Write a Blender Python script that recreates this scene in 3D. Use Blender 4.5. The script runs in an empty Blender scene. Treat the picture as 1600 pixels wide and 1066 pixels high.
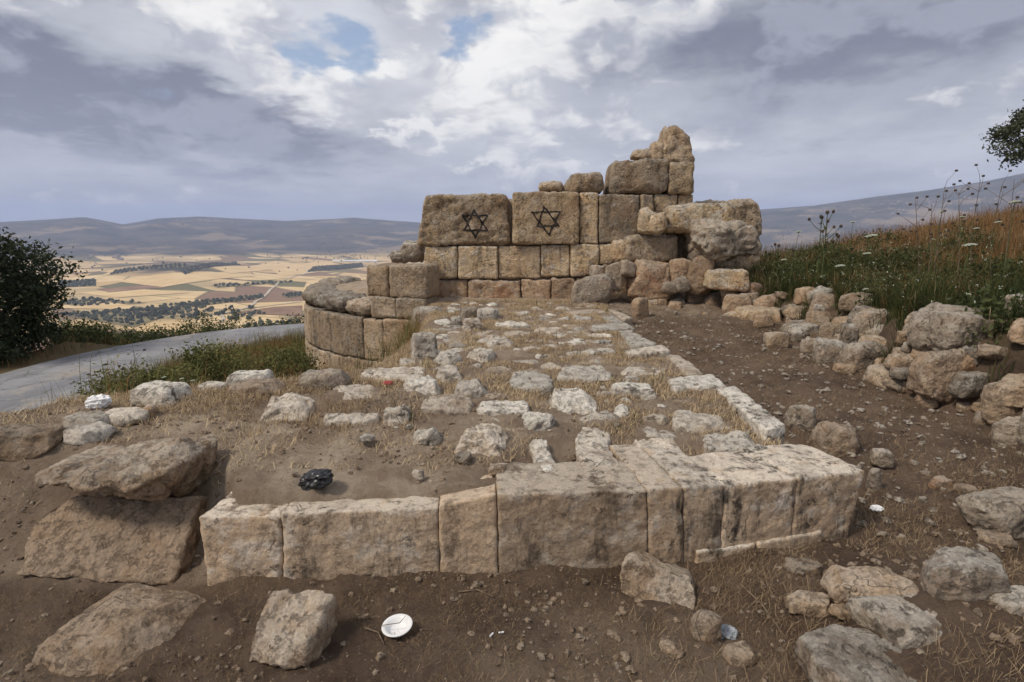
import bpy, math, random
import numpy as np
from mathutils.bvhtree import BVHTree
from mathutils import Vector

# ------------------------------------------------------------------ camera, sky, sun, exposure
SC = bpy.context.scene
COL = SC.collection
CAMZ, FPX, V0 = 1.6, 900.0, 365.0
PITCH = math.atan((533 - V0) / FPX)
cam = bpy.data.cameras.new('camera'); camo = bpy.data.objects.new('camera', cam); COL.objects.link(camo)
cam.sensor_width = 36; cam.lens = 36 * FPX / 1600; cam.clip_start = 0.05; cam.clip_end = 40000
camo.location = (0, 0, CAMZ); camo.rotation_euler = (math.pi / 2 - PITCH, 0, 0)
SC.camera = camo
SUN_AZ, SUN_EL = math.radians(-118), math.radians(50)      # azimuth from +Y towards +X
sd = Vector((math.sin(SUN_AZ) * math.cos(SUN_EL), math.cos(SUN_AZ) * math.cos(SUN_EL), math.sin(SUN_EL)))
sl = bpy.data.lights.new('sun', 'SUN'); so = bpy.data.objects.new('sun', sl); COL.objects.link(so)
sl.energy = 2.7; sl.angle = math.radians(12); sl.color = (1.0, 0.90, 0.76)
so.rotation_euler = sd.to_track_quat('Z', 'Y').to_euler(); so.location = (-20, -10, 30)
SC.view_settings.view_transform = 'Standard'; SC.view_settings.look = 'None'
SC.view_settings.exposure = 0.12; SC.view_settings.gamma = 1.0
SC.render.engine = 'CYCLES'
SC.cycles.use_denoising = True; SC.cycles.adaptive_threshold = 0.02
SC.cycles.max_bounces = 6; SC.cycles.diffuse_bounces = 3; SC.cycles.volume_bounces = 1
SC.cycles.transparent_max_bounces = 8

class NT:
    """small helper to write node trees"""
    def __init__(s, nt): s.nt = nt
    def n(s, t, **kw):
        x = s.nt.nodes.new(t)
        for k, v in kw.items(): setattr(x, k, v)
        return x
    def put(s, sock, v):
        if isinstance(v, bpy.types.NodeSocket): s.nt.links.new(v, sock)
        else: sock.default_value = v
    def math(s, op, a, b=0.0, c=0.0, clamp=False):
        x = s.n('ShaderNodeMath', operation=op); x.use_clamp = clamp
        s.put(x.inputs[0], a); s.put(x.inputs[1], b); s.put(x.inputs[2], c); return x.outputs[0]
    def vmath(s, op, a, b=(0, 0, 0)):
        x = s.n('ShaderNodeVectorMath', operation=op); s.put(x.inputs[0], a); s.put(x.inputs[1], b)
        return x.outputs['Value'] if op in ('DOT_PRODUCT', 'LENGTH', 'DISTANCE') else x.outputs[0]
    def noise(s, vec, scale, detail=4, rough=0.55, dist=0.0, out=0):
        x = s.n('ShaderNodeTexNoise'); s.put(x.inputs['Vector'], vec)
        x.inputs['Scale'].default_value = scale; x.inputs['Detail'].default_value = detail
        x.inputs['Roughness'].default_value = rough; x.inputs['Distortion'].default_value = dist
        return x.outputs[out]
    def vor(s, vec, scale, feature='F1', out=0, rnd=1.0):
        x = s.n('ShaderNodeTexVoronoi', feature=feature); s.put(x.inputs['Vector'], vec)
        x.inputs['Scale'].default_value = scale; x.inputs['Randomness'].default_value = rnd
        return x.outputs[out]
    def ss(s, v, a, b, lo=0.0, hi=1.0):
        x = s.n('ShaderNodeMapRange', interpolation_type='SMOOTHSTEP')
        s.put(x.inputs[0], v); x.inputs[1].default_value = a; x.inputs[2].default_value = b
        x.inputs[3].default_value = lo; x.inputs[4].default_value = hi; return x.outputs[0]
    def mix(s, f, a, b, blend='MIX'):
        x = s.n('ShaderNodeMix', data_type='RGBA', blend_type=blend)
        s.put(x.inputs[0], f)
        s.put(x.inputs[6], a if isinstance(a, bpy.types.NodeSocket) else (*a, 1))
        s.put(x.inputs[7], b if isinstance(b, bpy.types.NodeSocket) else (*b, 1)); return x.outputs[2]
    def scale(s, vec, v):
        x = s.n('ShaderNodeMapping'); s.put(x.inputs['Vector'], vec); x.inputs['Scale'].default_value = v
        return x.outputs[0]

def build_world():
    w = bpy.data.worlds.new('World'); SC.world = w; w.use_nodes = True
    w.node_tree.nodes.clear(); T = NT(w.node_tree)
    out = T.n('ShaderNodeOutputWorld')
    sky = T.n('ShaderNodeTexSky', sky_type='NISHITA'); sky.sun_disc = False
    sky.sun_elevation = SUN_EL; sky.sun_rotation = SUN_AZ
    bg1 = T.n('ShaderNodeBackground'); T.put(bg1.inputs[0], sky.outputs[0]); bg1.inputs[1].default_value = 0.13
    d = T.n('ShaderNodeTexCoord').outputs['Generated']
    sep = T.n('ShaderNodeSeparateXYZ'); T.put(sep.inputs[0], d)
    X, Y, Z = sep.outputs
    az = T.math('ARCTAN2', X, Y); el = T.math('ARCSINE', Z)
    elp = T.math('MAXIMUM', el, 0.0)
    # a deck of cloud seen in perspective: compressed towards the horizon
    k = T.math('DIVIDE', 1.0, T.math('ADD', T.math('MAXIMUM', Z, 0.0), 0.16))
    cmb = T.n('ShaderNodeCombineXYZ'); T.put(cmb.inputs[0], T.math('MULTIPLY', X, k)); T.put(cmb.inputs[1], T.math('MULTIPLY', Y, k))
    T.put(cmb.inputs[2], T.math('MULTIPLY', Z, 0.8))
    P = cmb.outputs[0]
    warp = T.noise(P, 2.2, 4, 0.6, out=1)
    wv = T.vmath('SUBTRACT', warp, (0.5, 0.5, 0.5))
    wx = T.n('ShaderNodeSeparateXYZ'); T.put(wx.inputs[0], wv)
    az2 = T.math('ADD', az, T.math('MULTIPLY', wx.outputs[0], 0.30))
    el2 = T.math('ADD', el, T.math('MULTIPLY', wx.outputs[1], 0.20))
    def blob(a0, e0, ra, re, rot=0.0):
        da = T.math('SUBTRACT', az2, a0); de = T.math('SUBTRACT', el2, e0)
        c, s_ = math.cos(rot), math.sin(rot)
        p = T.math('ADD', T.math('MULTIPLY', da, c / ra), T.math('MULTIPLY', de, s_ / ra))
        q = T.math('ADD', T.math('MULTIPLY', da, -s_ / re), T.math('MULTIPLY', de, c / re))
        r2 = T.math('ADD', T.math('MULTIPLY', p, p), T.math('MULTIPLY', q, q))
        return T.math('POWER', 2.718, T.math('MULTIPLY', r2, -1.0))
    def addw(terms):
        acc = None
        for v, wt in terms:
            t = T.math('MULTIPLY', v, wt); acc = t if acc is None else T.math('ADD', acc, t)
        return acc
    n1 = T.noise(P, 1.5, 5, 0.55)
    n2 = T.noise(P, 4.5, 4, 0.6)
    # heaped cloud: billows that keep their shape overhead and low down, lit from above
    Q = T.scale(d, (1.0, 1.0, 1.75))
    Qw = T.vmath('ADD', Q, T.vmath('MULTIPLY', T.vmath('SUBTRACT', T.noise(Q, 7.0, 3, 0.5, out=1), (0.5, 0.5, 0.5)), (0.10, 0.10, 0.10)))
    nb = T.noise(Qw, 4.6, 7, 0.60)
    nbu = T.noise(T.vmath('ADD', Qw, (-0.015, 0.0, 0.055)), 4.6, 4, 0.58)
    relief = T.math('MULTIPLY', T.math('SUBTRACT', nb, nbu), 5.6)
    dark = addw([(blob(-0.70, 0.20, 0.36, 0.085, -0.20), 1.0), (blob(-0.40, 0.155, 0.20, 0.045, -0.12), 0.75),
                 (blob(0.36, 0.27, 0.22, 0.10, -0.05), 0.55), (blob(0.74, 0.30, 0.30, 0.09, 0.1), 0.80),
                 (blob(0.62, 0.17, 0.5, 0.04, 0.0), 0.25),
                 (blob(-0.08, 0.36, 0.14, 0.035), 0.30), (blob(-0.06, 0.195, 0.10, 0.022), 0.40), (blob(-0.15, 0.235, 0.06, 0.03), 0.35),
                 (T.math('SUBTRACT', n1, 0.5), 1.1), (T.math('SUBTRACT', n2, 0.5), 0.35), (T.math('SUBTRACT', nb, 0.5), 0.9)])
    lightb = addw([(blob(-0.46, 0.30, 0.16, 0.06, -0.6), 0.75), (blob(0.02, 0.26, 0.13, 0.12, 0.2), 0.75), (blob(-0.31, 0.21, 0.10, 0.05, -0.5), 0.6), (blob(-0.12, 0.19, 0.13, 0.05), 0.35),
                   (blob(-0.17, 0.27, 0.10, 0.06), 0.5), (blob(-0.66, 0.40, 0.25, 0.04, -0.3), 0.5), (blob(0.12, 0.16, 0.15, 0.03), 0.25)])
    hole = addw([(blob(-0.30, 0.275, 0.075, 0.035, -0.3), 0.8), (blob(-0.27, 0.36, 0.14, 0.04), 0.75), (blob(-0.07, 0.29, 0.055, 0.04), 0.75), (blob(0.12, 0.19, 0.08, 0.02), 0.3),
                 (T.math('SUBTRACT', 0.47, n1), 1.0), (T.math('SUBTRACT', 0.5, nb), 2.2)])
    horizon = T.math('POWER', 2.718, T.math('MULTIPLY', elp, -10.0))
    veil = T.mix(T.ss(n1, 0.3, 0.72), (0.42, 0.44, 0.495), (0.68, 0.70, 0.74))
    pm = T.ss(T.math('ADD', nb, T.math('MULTIPLY', lightb, 0.22)), 0.55, 0.615)
    pl = T.ss(T.math('ADD', T.math('ADD', relief, T.math('MULTIPLY', lightb, 0.75)), T.math('MULTIPLY', T.math('SUBTRACT', n2, 0.5), 0.4)), -0.25, 0.75)
    puff = T.mix(pl, (0.45, 0.47, 0.535), (1.0, 0.985, 0.95))
    c = T.mix(T.math('MULTIPLY', pm, 0.9), veil, puff)
    c = T.mix(T.math('MULTIPLY', T.ss(lightb, 0.1, 0.9), 0.55), c, T.mix(pl, (0.60, 0.61, 0.65), (1.0, 0.985, 0.95)))
    dk = T.ss(dark, 0.10, 0.85)
    dcol = T.mix(T.ss(T.math('ADD', relief, T.math('SUBTRACT', n1, 0.5)), -0.35, 0.45), (0.135, 0.145, 0.205), (0.29, 0.305, 0.38))
    c = T.mix(T.math('MULTIPLY', dk, 0.92), c, dcol)
    c = T.mix(T.math('MULTIPLY', horizon, 0.70), c, (0.48, 0.50, 0.55))
    bg2 = T.n('ShaderNodeBackground'); T.put(bg2.inputs[0], c); bg2.inputs[1].default_value = 1.0
    cover = T.math('SUBTRACT', 1.0, T.math('MULTIPLY', T.math('MULTIPLY', T.ss(hole, 0.30, 0.70), 0.85), T.math('SUBTRACT', 1.0, horizon)))
    ms = T.n('ShaderNodeMixShader'); T.put(ms.inputs[0], cover)
    w.node_tree.links.new(bg1.outputs[0], ms.inputs[1]); w.node_tree.links.new(bg2.outputs[0], ms.inputs[2])
    w.node_tree.links.new(ms.outputs[0], out.inputs[0])
build_world()

# ------------------------------------------------------------------ helpers
rng = np.random.default_rng(7)
_perm = np.random.default_rng(3).permutation(256).astype(np.int64); _perm = np.concatenate([_perm, _perm, _perm])
_g = np.random.default_rng(4).normal(size=(256, 3)); _g /= np.linalg.norm(_g, axis=1)[:, None]
def perlin(p):
    p = np.asarray(p, float); i = np.floor(p).astype(np.int64); f = p - i; i &= 255
    u = f * f * f * (f * (f * 6 - 15) + 10)
    def gr(dx, dy, dz):
        h = _perm[_perm[_perm[(i[:, 0] + dx) & 255] + ((i[:, 1] + dy) & 255)] + ((i[:, 2] + dz) & 255)]
        return ((f - np.array([dx, dy, dz])) * _g[h]).sum(1)
    def lp(a, b, t): return a + t * (b - a)
    x0 = lp(gr(0, 0, 0), gr(1, 0, 0), u[:, 0]); x1 = lp(gr(0, 1, 0), gr(1, 1, 0), u[:, 0])
    x2 = lp(gr(0, 0, 1), gr(1, 0, 1), u[:, 0]); x3 = lp(gr(0, 1, 1), gr(1, 1, 1), u[:, 0])
    return lp(lp(x0, x1, u[:, 1]), lp(x2, x3, u[:, 1]), u[:, 2])
def fbm(p, octv=4, gain=0.5, lac=2.03):
    p = np.asarray(p, float); a, s = 1.0, np.zeros(len(p))
    for k in range(octv): s += a * perlin(p + 17.3 * k); p = p * lac; a *= gain
    return s
def sstep(x, a, b):
    t = np.clip((np.asarray(x, float) - a) / (b - a), 0, 1); return t * t * (3 - 2 * t)

FW = np.array([0, math.cos(PITCH), -math.sin(PITCH)]); UP = np.array([0, math.sin(PITCH), math.cos(PITCH)])
RT = np.array([1.0, 0, 0]); CP = np.array([0, 0, CAMZ])
def ray(u, v): return FW + RT * (u - 800) / FPX + UP * (533 - v) / FPX
def onz(u, v, z):
    d = ray(u, v); return CP + d * ((z - CAMZ) / d[2])
def ony(u, v, y):
    d = ray(u, v); return CP + d * (y / d[1])
def adepth(p): return float(np.dot(np.asarray(p) - CP, FW))

def mesh_np(name, V, F, mat, smooth=True, tint=None):
    V = np.asarray(V, np.float32); me = bpy.data.meshes.new(name)
    Fs = F if isinstance(F, list) else [F]
    nl = sum(f.size for f in Fs); npoly = sum(len(f) for f in Fs)
    me.vertices.add(len(V)); me.vertices.foreach_set('co', V.ravel())
    me.loops.add(nl); me.polygons.add(npoly)
    me.loops.foreach_set('vertex_index', np.concatenate([f.ravel() for f in Fs]).astype(np.int32))
    tot = np.concatenate([np.full(len(f), f.shape[1]) for f in Fs]); st = np.concatenate([[0], np.cumsum(tot)[:-1]])
    me.polygons.foreach_set('loop_start', st.astype(np.int32)); me.polygons.foreach_set('loop_total', tot.astype(np.int32))
    me.polygons.foreach_set('use_smooth', np.full(npoly, smooth))
    me.update(calc_edges=True)
    if mat: me.materials.append(mat)
    if tint is not None:
        at = me.attributes.new('tint', 'FLOAT', 'POINT'); at.data.foreach_set('value', np.asarray(tint, np.float32))
    return me
WLOC = {}
def link(name, me, parent=None, loc=(0, 0, 0)):
    o = bpy.data.objects.new(name, me); COL.objects.link(o)
    loc = np.asarray(loc, float); WLOC[o] = loc
    if parent is not None:
        o.parent = parent; o.location = loc - WLOC[parent]
    else: o.location = loc
    return o
def add(name, V, F, mat, parent=None, loc=None, smooth=True, tint=None):
    V = np.asarray(V, float)
    if loc is None: loc = np.array([V[:, 0].mean(), V[:, 1].mean(), V[:, 2].min()])
    return link(name, mesh_np(name, V - loc, F, mat, smooth, tint), parent, loc)
def tag(o, label, cat, group=None):
    o['label'] = label; o['category'] = cat
    if group: o['group'] = group
    return o
def empty(name, loc, label, cat, group=None): return tag(link(name, None, None, loc), label, cat, group)
def kind(o, k): o['kind'] = k; return o

# --- surface lattice of a box, cached
_lat = {}
def lattice(nx, ny, nz):
    key = (nx, ny, nz)
    if key in _lat: return _lat[key]
    quads = []
    def face(ax, side):
        a, b = [i for i in range(3) if i != ax]; N = (nx, ny, nz)
        ia, ib = np.meshgrid(np.arange(N[a]), np.arange(N[b]), indexing='ij'); ia = ia.ravel(); ib = ib.ravel()
        def pt(p, q):
            r = np.zeros((len(p), 3), int); r[:, a] = p; r[:, b] = q; r[:, ax] = N[ax] if side else 0; return r
        c = [pt(ia, ib), pt(ia + 1, ib), pt(ia + 1, ib + 1), pt(ia, ib + 1)]
        if (side == 1) == (ax == 1): c = c[::-1]
        quads.append(np.stack(c, 1))
    for ax in range(3):
        for sd_ in (0, 1): face(ax, sd_)
    Q = np.concatenate(quads).reshape(-1, 3)
    Uq, inv = np.unique(Q, axis=0, return_inverse=True)
    C = Uq / np.array([nx, ny, nz]) * 2 - 1
    _lat[key] = (C, inv.reshape(-1, 4)); return _lat[key]

def stone(C8, rr=0.04, sph=0.0, amp=0.02, seed=0, cell=0.03, chops=0, freq=None, nmax=46, endk=0.0, wobk=0.7):
    """A stone grown from eight corners (order: z-low front L,R, back R,L, then z-high the same): rounded, chopped and roughened."""
    C8 = np.asarray(C8, float); r = np.random.default_rng(seed)
    L = np.linalg.norm(C8[1] - C8[0] + C8[5] - C8[4]) / 2; W = np.linalg.norm(C8[3] - C8[0] + C8[7] - C8[4]) / 2
    Hh = np.linalg.norm(C8[4] - C8[0] + C8[5] - C8[1]) / 2
    n = [int(np.clip(d / cell, 5, nmax)) for d in (L, W, Hh)]
    C, F = lattice(*n)
    half = np.array([L, W, Hh]) / 2; p = C * half
    rr = min(rr, half.min() * 0.98)
    q = np.clip(p, -(half - rr), half - rr); dlt = p - q; ln = np.linalg.norm(dlt, axis=1); ln[ln < 1e-9] = 1
    p = q + dlt / ln[:, None] * rr
    nrm = dlt / ln[:, None]
    if sph > 0:
        s = C / np.linalg.norm(C, axis=1)[:, None] * half * 1.04
        p = p * (1 - sph) + s * sph; nn = s / half ** 2; nn /= np.linalg.norm(nn, axis=1)[:, None]
        nrm = nrm * (1 - sph) + nn * sph; nrm /= np.linalg.norm(nrm, axis=1)[:, None]
    for k in range(chops * 2):
        nv = r.normal(size=3); nv[2] = nv[2] if k % 3 else abs(nv[2]); nv /= np.linalg.norm(nv)
        sup = np.abs(half * nv).sum() * (1 - sph) + np.linalg.norm(half * nv) * sph
        d = sup * r.uniform(0.66, 0.92); e = np.maximum(p @ nv - d, 0); p -= e[:, None] * nv * 0.95
    m = half.min() * 2; off = r.uniform(0, 200, 3)
    fr = freq or 1.6 / max(m, 0.05)
    # chipped edges
    sd2 = np.sort(half - np.abs(C * half), axis=1)[:, 1]
    ch = np.maximum(fbm(p * fr * 2.2 + off + 77, 3) + 0.12, 0) * np.exp(-sd2 / (0.035 + amp)) * (0.8 * amp + 0.012)
    ndir = p / half; ndir = ndir / (np.linalg.norm(ndir, axis=1)[:, None] + 1e-9); p = p - ndir * ch[:, None]
    n1 = fbm(p * fr * 0.55 + off, 2); n2 = fbm(p * fr * 1.7 + off + 9, 4, 0.58)
    dsp = amp * 1.2 * n1 + amp * 0.9 * n2
    rid = np.abs(perlin(p * fr * np.array([1.3, 1.3, 2.6]) + off + 23)); dsp -= amp * 0.6 * np.maximum(0, 1 - rid * 9)
    pit = fbm(p * fr * 4.2 + off + 50, 3, 0.6); dsp -= amp * 0.6 * np.maximum(pit - 0.12, 0) * 2
    dsp *= 1 - endk * np.abs(nrm[:, 0]) ** 2
    wob = np.stack([perlin(p * fr * 0.8 + off + k * 31) for k in range(3)], 1) * amp * wobk
    p = p + nrm * dsp[:, None] + wob
    c = p / half
    t = (c + 1) / 2; a, b, h = t[:, :1], t[:, 1:2], t[:, 2:]
    lo = (C8[0] * (1 - a) + C8[1] * a) * (1 - b) + (C8[3] * (1 - a) + C8[2] * a) * b
    hi = (C8[4] * (1 - a) + C8[5] * a) * (1 - b) + (C8[7] * (1 - a) + C8[6] * a) * b
    return lo * (1 - h) + hi * h, F

# ------------------------------------------------------------------ terrain
FRONT = np.array([onz(u, v, 0.0)[:2] for u, v in ((320, 912), (560, 902), (780, 894), (960, 888), (1130, 874), (1322, 836))])
KERB = np.array([onz(u, v, 0.38)[:2] for u, v in ((1355, 738), (1229, 662), (1136, 602), (1100, 580), (1047, 549), (1025, 537), (993, 512), (975, 501), (948, 484))])
RB = [(9.6, 3.5), (8.6, 3.95), (7.3, 4.05), (6.0, 3.75), (5.2, 3.65), (4.6, 3.75), (4.0, 3.75), (3.3, 3.9), (2.4, 3.6), (1.0, 3.0)]
RB = np.array(RB)[::-1]                                   # y, x of the foot of the rubble bank
XL = np.array([(0, -4.2), (3, -4.0), (3.6, -3.8), (4.2, -3.0), (4.6, -2.25), (4.8, -1.75), (5.2, -1.4), (5.6, -1.2), (6.6, -1.1), (8, -1.15), (9.5, -1.4), (12, -1.6), (40, -1.6)])
ROAD = np.array([(-8.0, 1.0), (-8.4, 5.0), (-8.6, 8.5), (-9.0, 11.2), (-8.75, 13.6), (-7.4, 15.9), (-4.6, 17.4), (-1.0, 18.4), (4, 19.2), (10, 19)])
def road_curve():
    P = ROAD; out = []
    for i in range(1, len(P) - 2):
        for t in np.linspace(0, 1, 16, endpoint=False):
            a, b, c, d = P[i - 1], P[i], P[i + 1], P[i + 2]
            out.append(0.5 * (2 * b + (c - a) * t + (2 * a - 5 * b + 4 * c - d) * t * t + (3 * b - a - 3 * c + d) * t ** 3))
    return np.array(out)
RC = road_curve(); ROADW, ROADZ = 1.55, -1.2
def road_dist(x, y):
    d = np.full(x.shape, 1e9)
    m = (x > -14) & (x < 12) & (y > 0) & (y < 24)
    if m.any():
        q = np.stack([x[m], y[m]], 1); best = np.full(len(q), 1e9)
        for i in range(0, len(RC) - 4, 4):
            a, b = RC[i], RC[i + 4]; ab = b - a
            t = np.clip(((q - a) @ ab) / (ab @ ab), 0, 1); e = np.linalg.norm(q - a - t[:, None] * ab, axis=1); best = np.minimum(best, e)
        d[m] = best
    return d
RIDGE = np.array([(-70, 340), (-45, 340), (-41.6, 352), (-36, 345), (-33.5, 353), (-31, 345), (-28, 342), (-21, 347), (-15, 342), (-11, 346), (-5, 352), (5, 348), (15, 340),
                  (23.4, 331), (27, 328), (31.5, 318), (35, 312), (38.6, 303), (41.6, 293), (55, 290), (80, 300)])
def H(x, y, fine=True):
    x = np.atleast_1d(np.asarray(x, float)); y = np.atleast_1d(np.asarray(y, float))
    yf = np.interp(x, FRONT[:, 0], FRONT[:, 1], left=FRONT[0, 1] + 0.02)
    xk = np.interp(y, KERB[:, 1], KERB[:, 0])
    # platform top, rising a touch towards the wall, with a hump along the middle
    top = 0.398 - (0.075 - 0.022 * (1 - sstep(x, -0.6, -0.4)) - 0.05 * sstep(x, -0.5, -0.36) * (1 - sstep(x, -0.1, 0.05))) * (1 - sstep(y - yf, 0.15, 1.0 + 0.7 * sstep(x, -0.2, 0.3))) + 0.07 * np.exp(-((x + 0.2) / 1.0) ** 2 - ((y - 7.4) / 1.8) ** 2)
    lf = sstep(x, -1.75, -1.25)
    wfront = 0.55 * (1 - lf) + 0.05 * lf
    z = top * sstep(y - yf - 0.12 - 0.14 * (1 - lf), 0.0, wfront) - 0.06 * (1 - lf) * (1 - sstep(y, yf + 0.1, yf + 0.5)) * sstep(x, -3.2, -2.4)
    # trench to the right of the platform
    tr = np.interp(y, [2.0, 2.9, 4, 6, 9, 11], [0.0, 0.0, 0.07, 0.18, 0.36, 0.45])
    k = sstep(x - xk + 0.16, 0.0, 0.06)
    inside_y = sstep(y, 2.55, 2.75)
    z = z * (1 - k * inside_y) + tr * k * inside_y
    z += 0.24 * sstep(x, 0.85, 1.7) * (1 - sstep(y, 1.9, 2.7))
    # bank on the right behind the rubble
    xb = np.interp(y, RB[:, 0], RB[:, 1]); e = x - xb
    rise = np.interp(y, [2.0, 3.0, 4, 6, 9, 12], [0.1, 0.35, 0.72, 0.55, 0.28, 0.2])
    z += sstep(e, 0.02, 0.42) * rise + np.clip(e - 1.1, 0, 9) * 0.185 + np.clip(e, 0, 1.1) * 0.05
    # falls away on the left
    xl = np.interp(y, XL[:, 0], XL[:, 1]); e = xl - x
    fall = sstep(e, -0.1, np.interp(y, [0, 4.0, 4.9, 12], [3.0, 2.4, 1.0, 0.9]))
    z = z * (1 - fall) + ROADZ * fall
    # behind the tower everything is lower
    bk = sstep(y, 13.0, 16.0) * (1 - sstep(x, 2.5, 5.0)); z = z * (1 - bk) + (-1.15) * bk
    rd = road_dist(x, y); w = 1 - sstep(rd, ROADW + 0.1, ROADW + 1.2)
    z = z * (1 - w) + (ROADZ - 0.05) * w
    # the hillside down to the valley
    ye = np.interp(x, [-9.3, -8.75, -7.4, -4.6, -1.0, 3.5, 6.5], [12.6, 13.6, 15.9, 17.4, 18.4, 18.8, 12.6]) + 2.1
    s = np.hypot(np.maximum(0, -x - 11.6), np.maximum(0, y - ye)); s = np.where(s > 0, s, 0)
    s = np.hypot(s, np.maximum(0, x - 30) * 0.5)
    dn = 0.36 * s; dn = 100 * (1 - np.log1p(np.exp(np.clip((100 - dn) / 12, -50, 50))) * 12 / 100)
    z = z - np.maximum(dn, 0) - np.where(s > 0, 1.0, 0) * np.minimum(s * 0.02, 0.4)
    r = np.hypot(x, y); far = r > 300
    if far.any():
        xf, yf_, rf = x[far], y[far], r[far]; azd = np.degrees(np.arctan2(xf, yf_))
        rv = np.interp(azd, RIDGE[:, 0], RIDGE[:, 1], left=345, right=300)
        nearer = sstep(azd, 8, 24)
        rd_ = 4600 * (1 - nearer) + 3900 * nearer; r0 = 2350 * (1 - nearer) + 2500 * nearer
        q = np.stack([xf / 900, yf_ / 900, np.zeros_like(xf)], 1)
        hz = (CAMZ + (V0 - rv) / FPX * rd_ * 0.985) + 100
        t = sstep(rf, r0, rd_); gul = fbm(q * 1.6 + 5, 5, 0.52)
        hill = hz * t * (1 + 1.0 * gul * (1 - t)) + 55 * np.maximum(fbm(q * 0.9 + 21, 3), 0) * sstep(rf, 1800, 2600) * (1 - t)
        beyond = sstep(rf, rd_ * 1.02, rd_ * 1.6); hill = hill * (1 - 0.5 * beyond)
        knoll = 26 * np.exp(-((azd + 30) / 5.5) ** 2 - ((rf - 1750) / 420) ** 2)
        z[far] += hill + knoll + 5 * fbm(q * 2.2 + 40, 2) * sstep(rf, 500, 900)
    if fine:
        nz = r < 60
        xx, yy = x[nz], y[nz]; q = np.stack([xx, yy, np.zeros_like(xx)], 1)
        am = (1 - w[nz] * 0.95)
        z[nz] += am * (0.055 * fbm(q * 1.1, 3) + 0.038 * fbm(q * 4.5 + 7, 4, 0.62) + 0.016 * fbm(q * 10 + 13, 2) + 0.014 * np.maximum(fbm(q * 24 + 3, 2), 0))
    return z
_tn = np.geomspace(0.8, 60, 1300); _tf = np.geomspace(120, 9000, 500)
def G(u, v, far=False):
    ts = _tf if far else _tn
    d = ray(u, v); d = d / np.linalg.norm(d); P = CP + ts[:, None] * d
    g = P[:, 2] - H(P[:, 0], P[:, 1], fine=False); below = g < 0
    if not below.any(): return P[-1]
    i = max(int(np.argmax(below)), 1); t = ts[i - 1] + (ts[i] - ts[i - 1]) * g[i - 1] / max(g[i - 1] - g[i], 1e-9)
    return CP + t * d
def GF(u, v): return G(u, v, True)

# ------------------------------------------------------------------ materials
def new_mat(name):
    m = bpy.data.materials.new(name); m.use_nodes = True; m.node_tree.nodes.clear(); T = NT(m.node_tree)
    out = T.n('ShaderNodeOutputMaterial'); b = T.n('ShaderNodeBsdfPrincipled'); m.node_tree.links.new(b.outputs[0], out.inputs[0])
    b.inputs['Roughness'].default_value = 0.9; b.inputs['Specular IOR Level'].default_value = 0.2
    return m, T, b
def bump(T, b, hgt, strength=1.0, dist=0.02, nrm=None):
    x = T.n('ShaderNodeBump'); x.inputs['Strength'].default_value = strength; x.inputs['Distance'].default_value = dist
    T.put(x.inputs['Height'], hgt)
    if nrm is not None: T.put(x.inputs['Normal'], nrm)
    T.put(b.inputs['Normal'], x.outputs[0]); return x.outputs[0]

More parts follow.
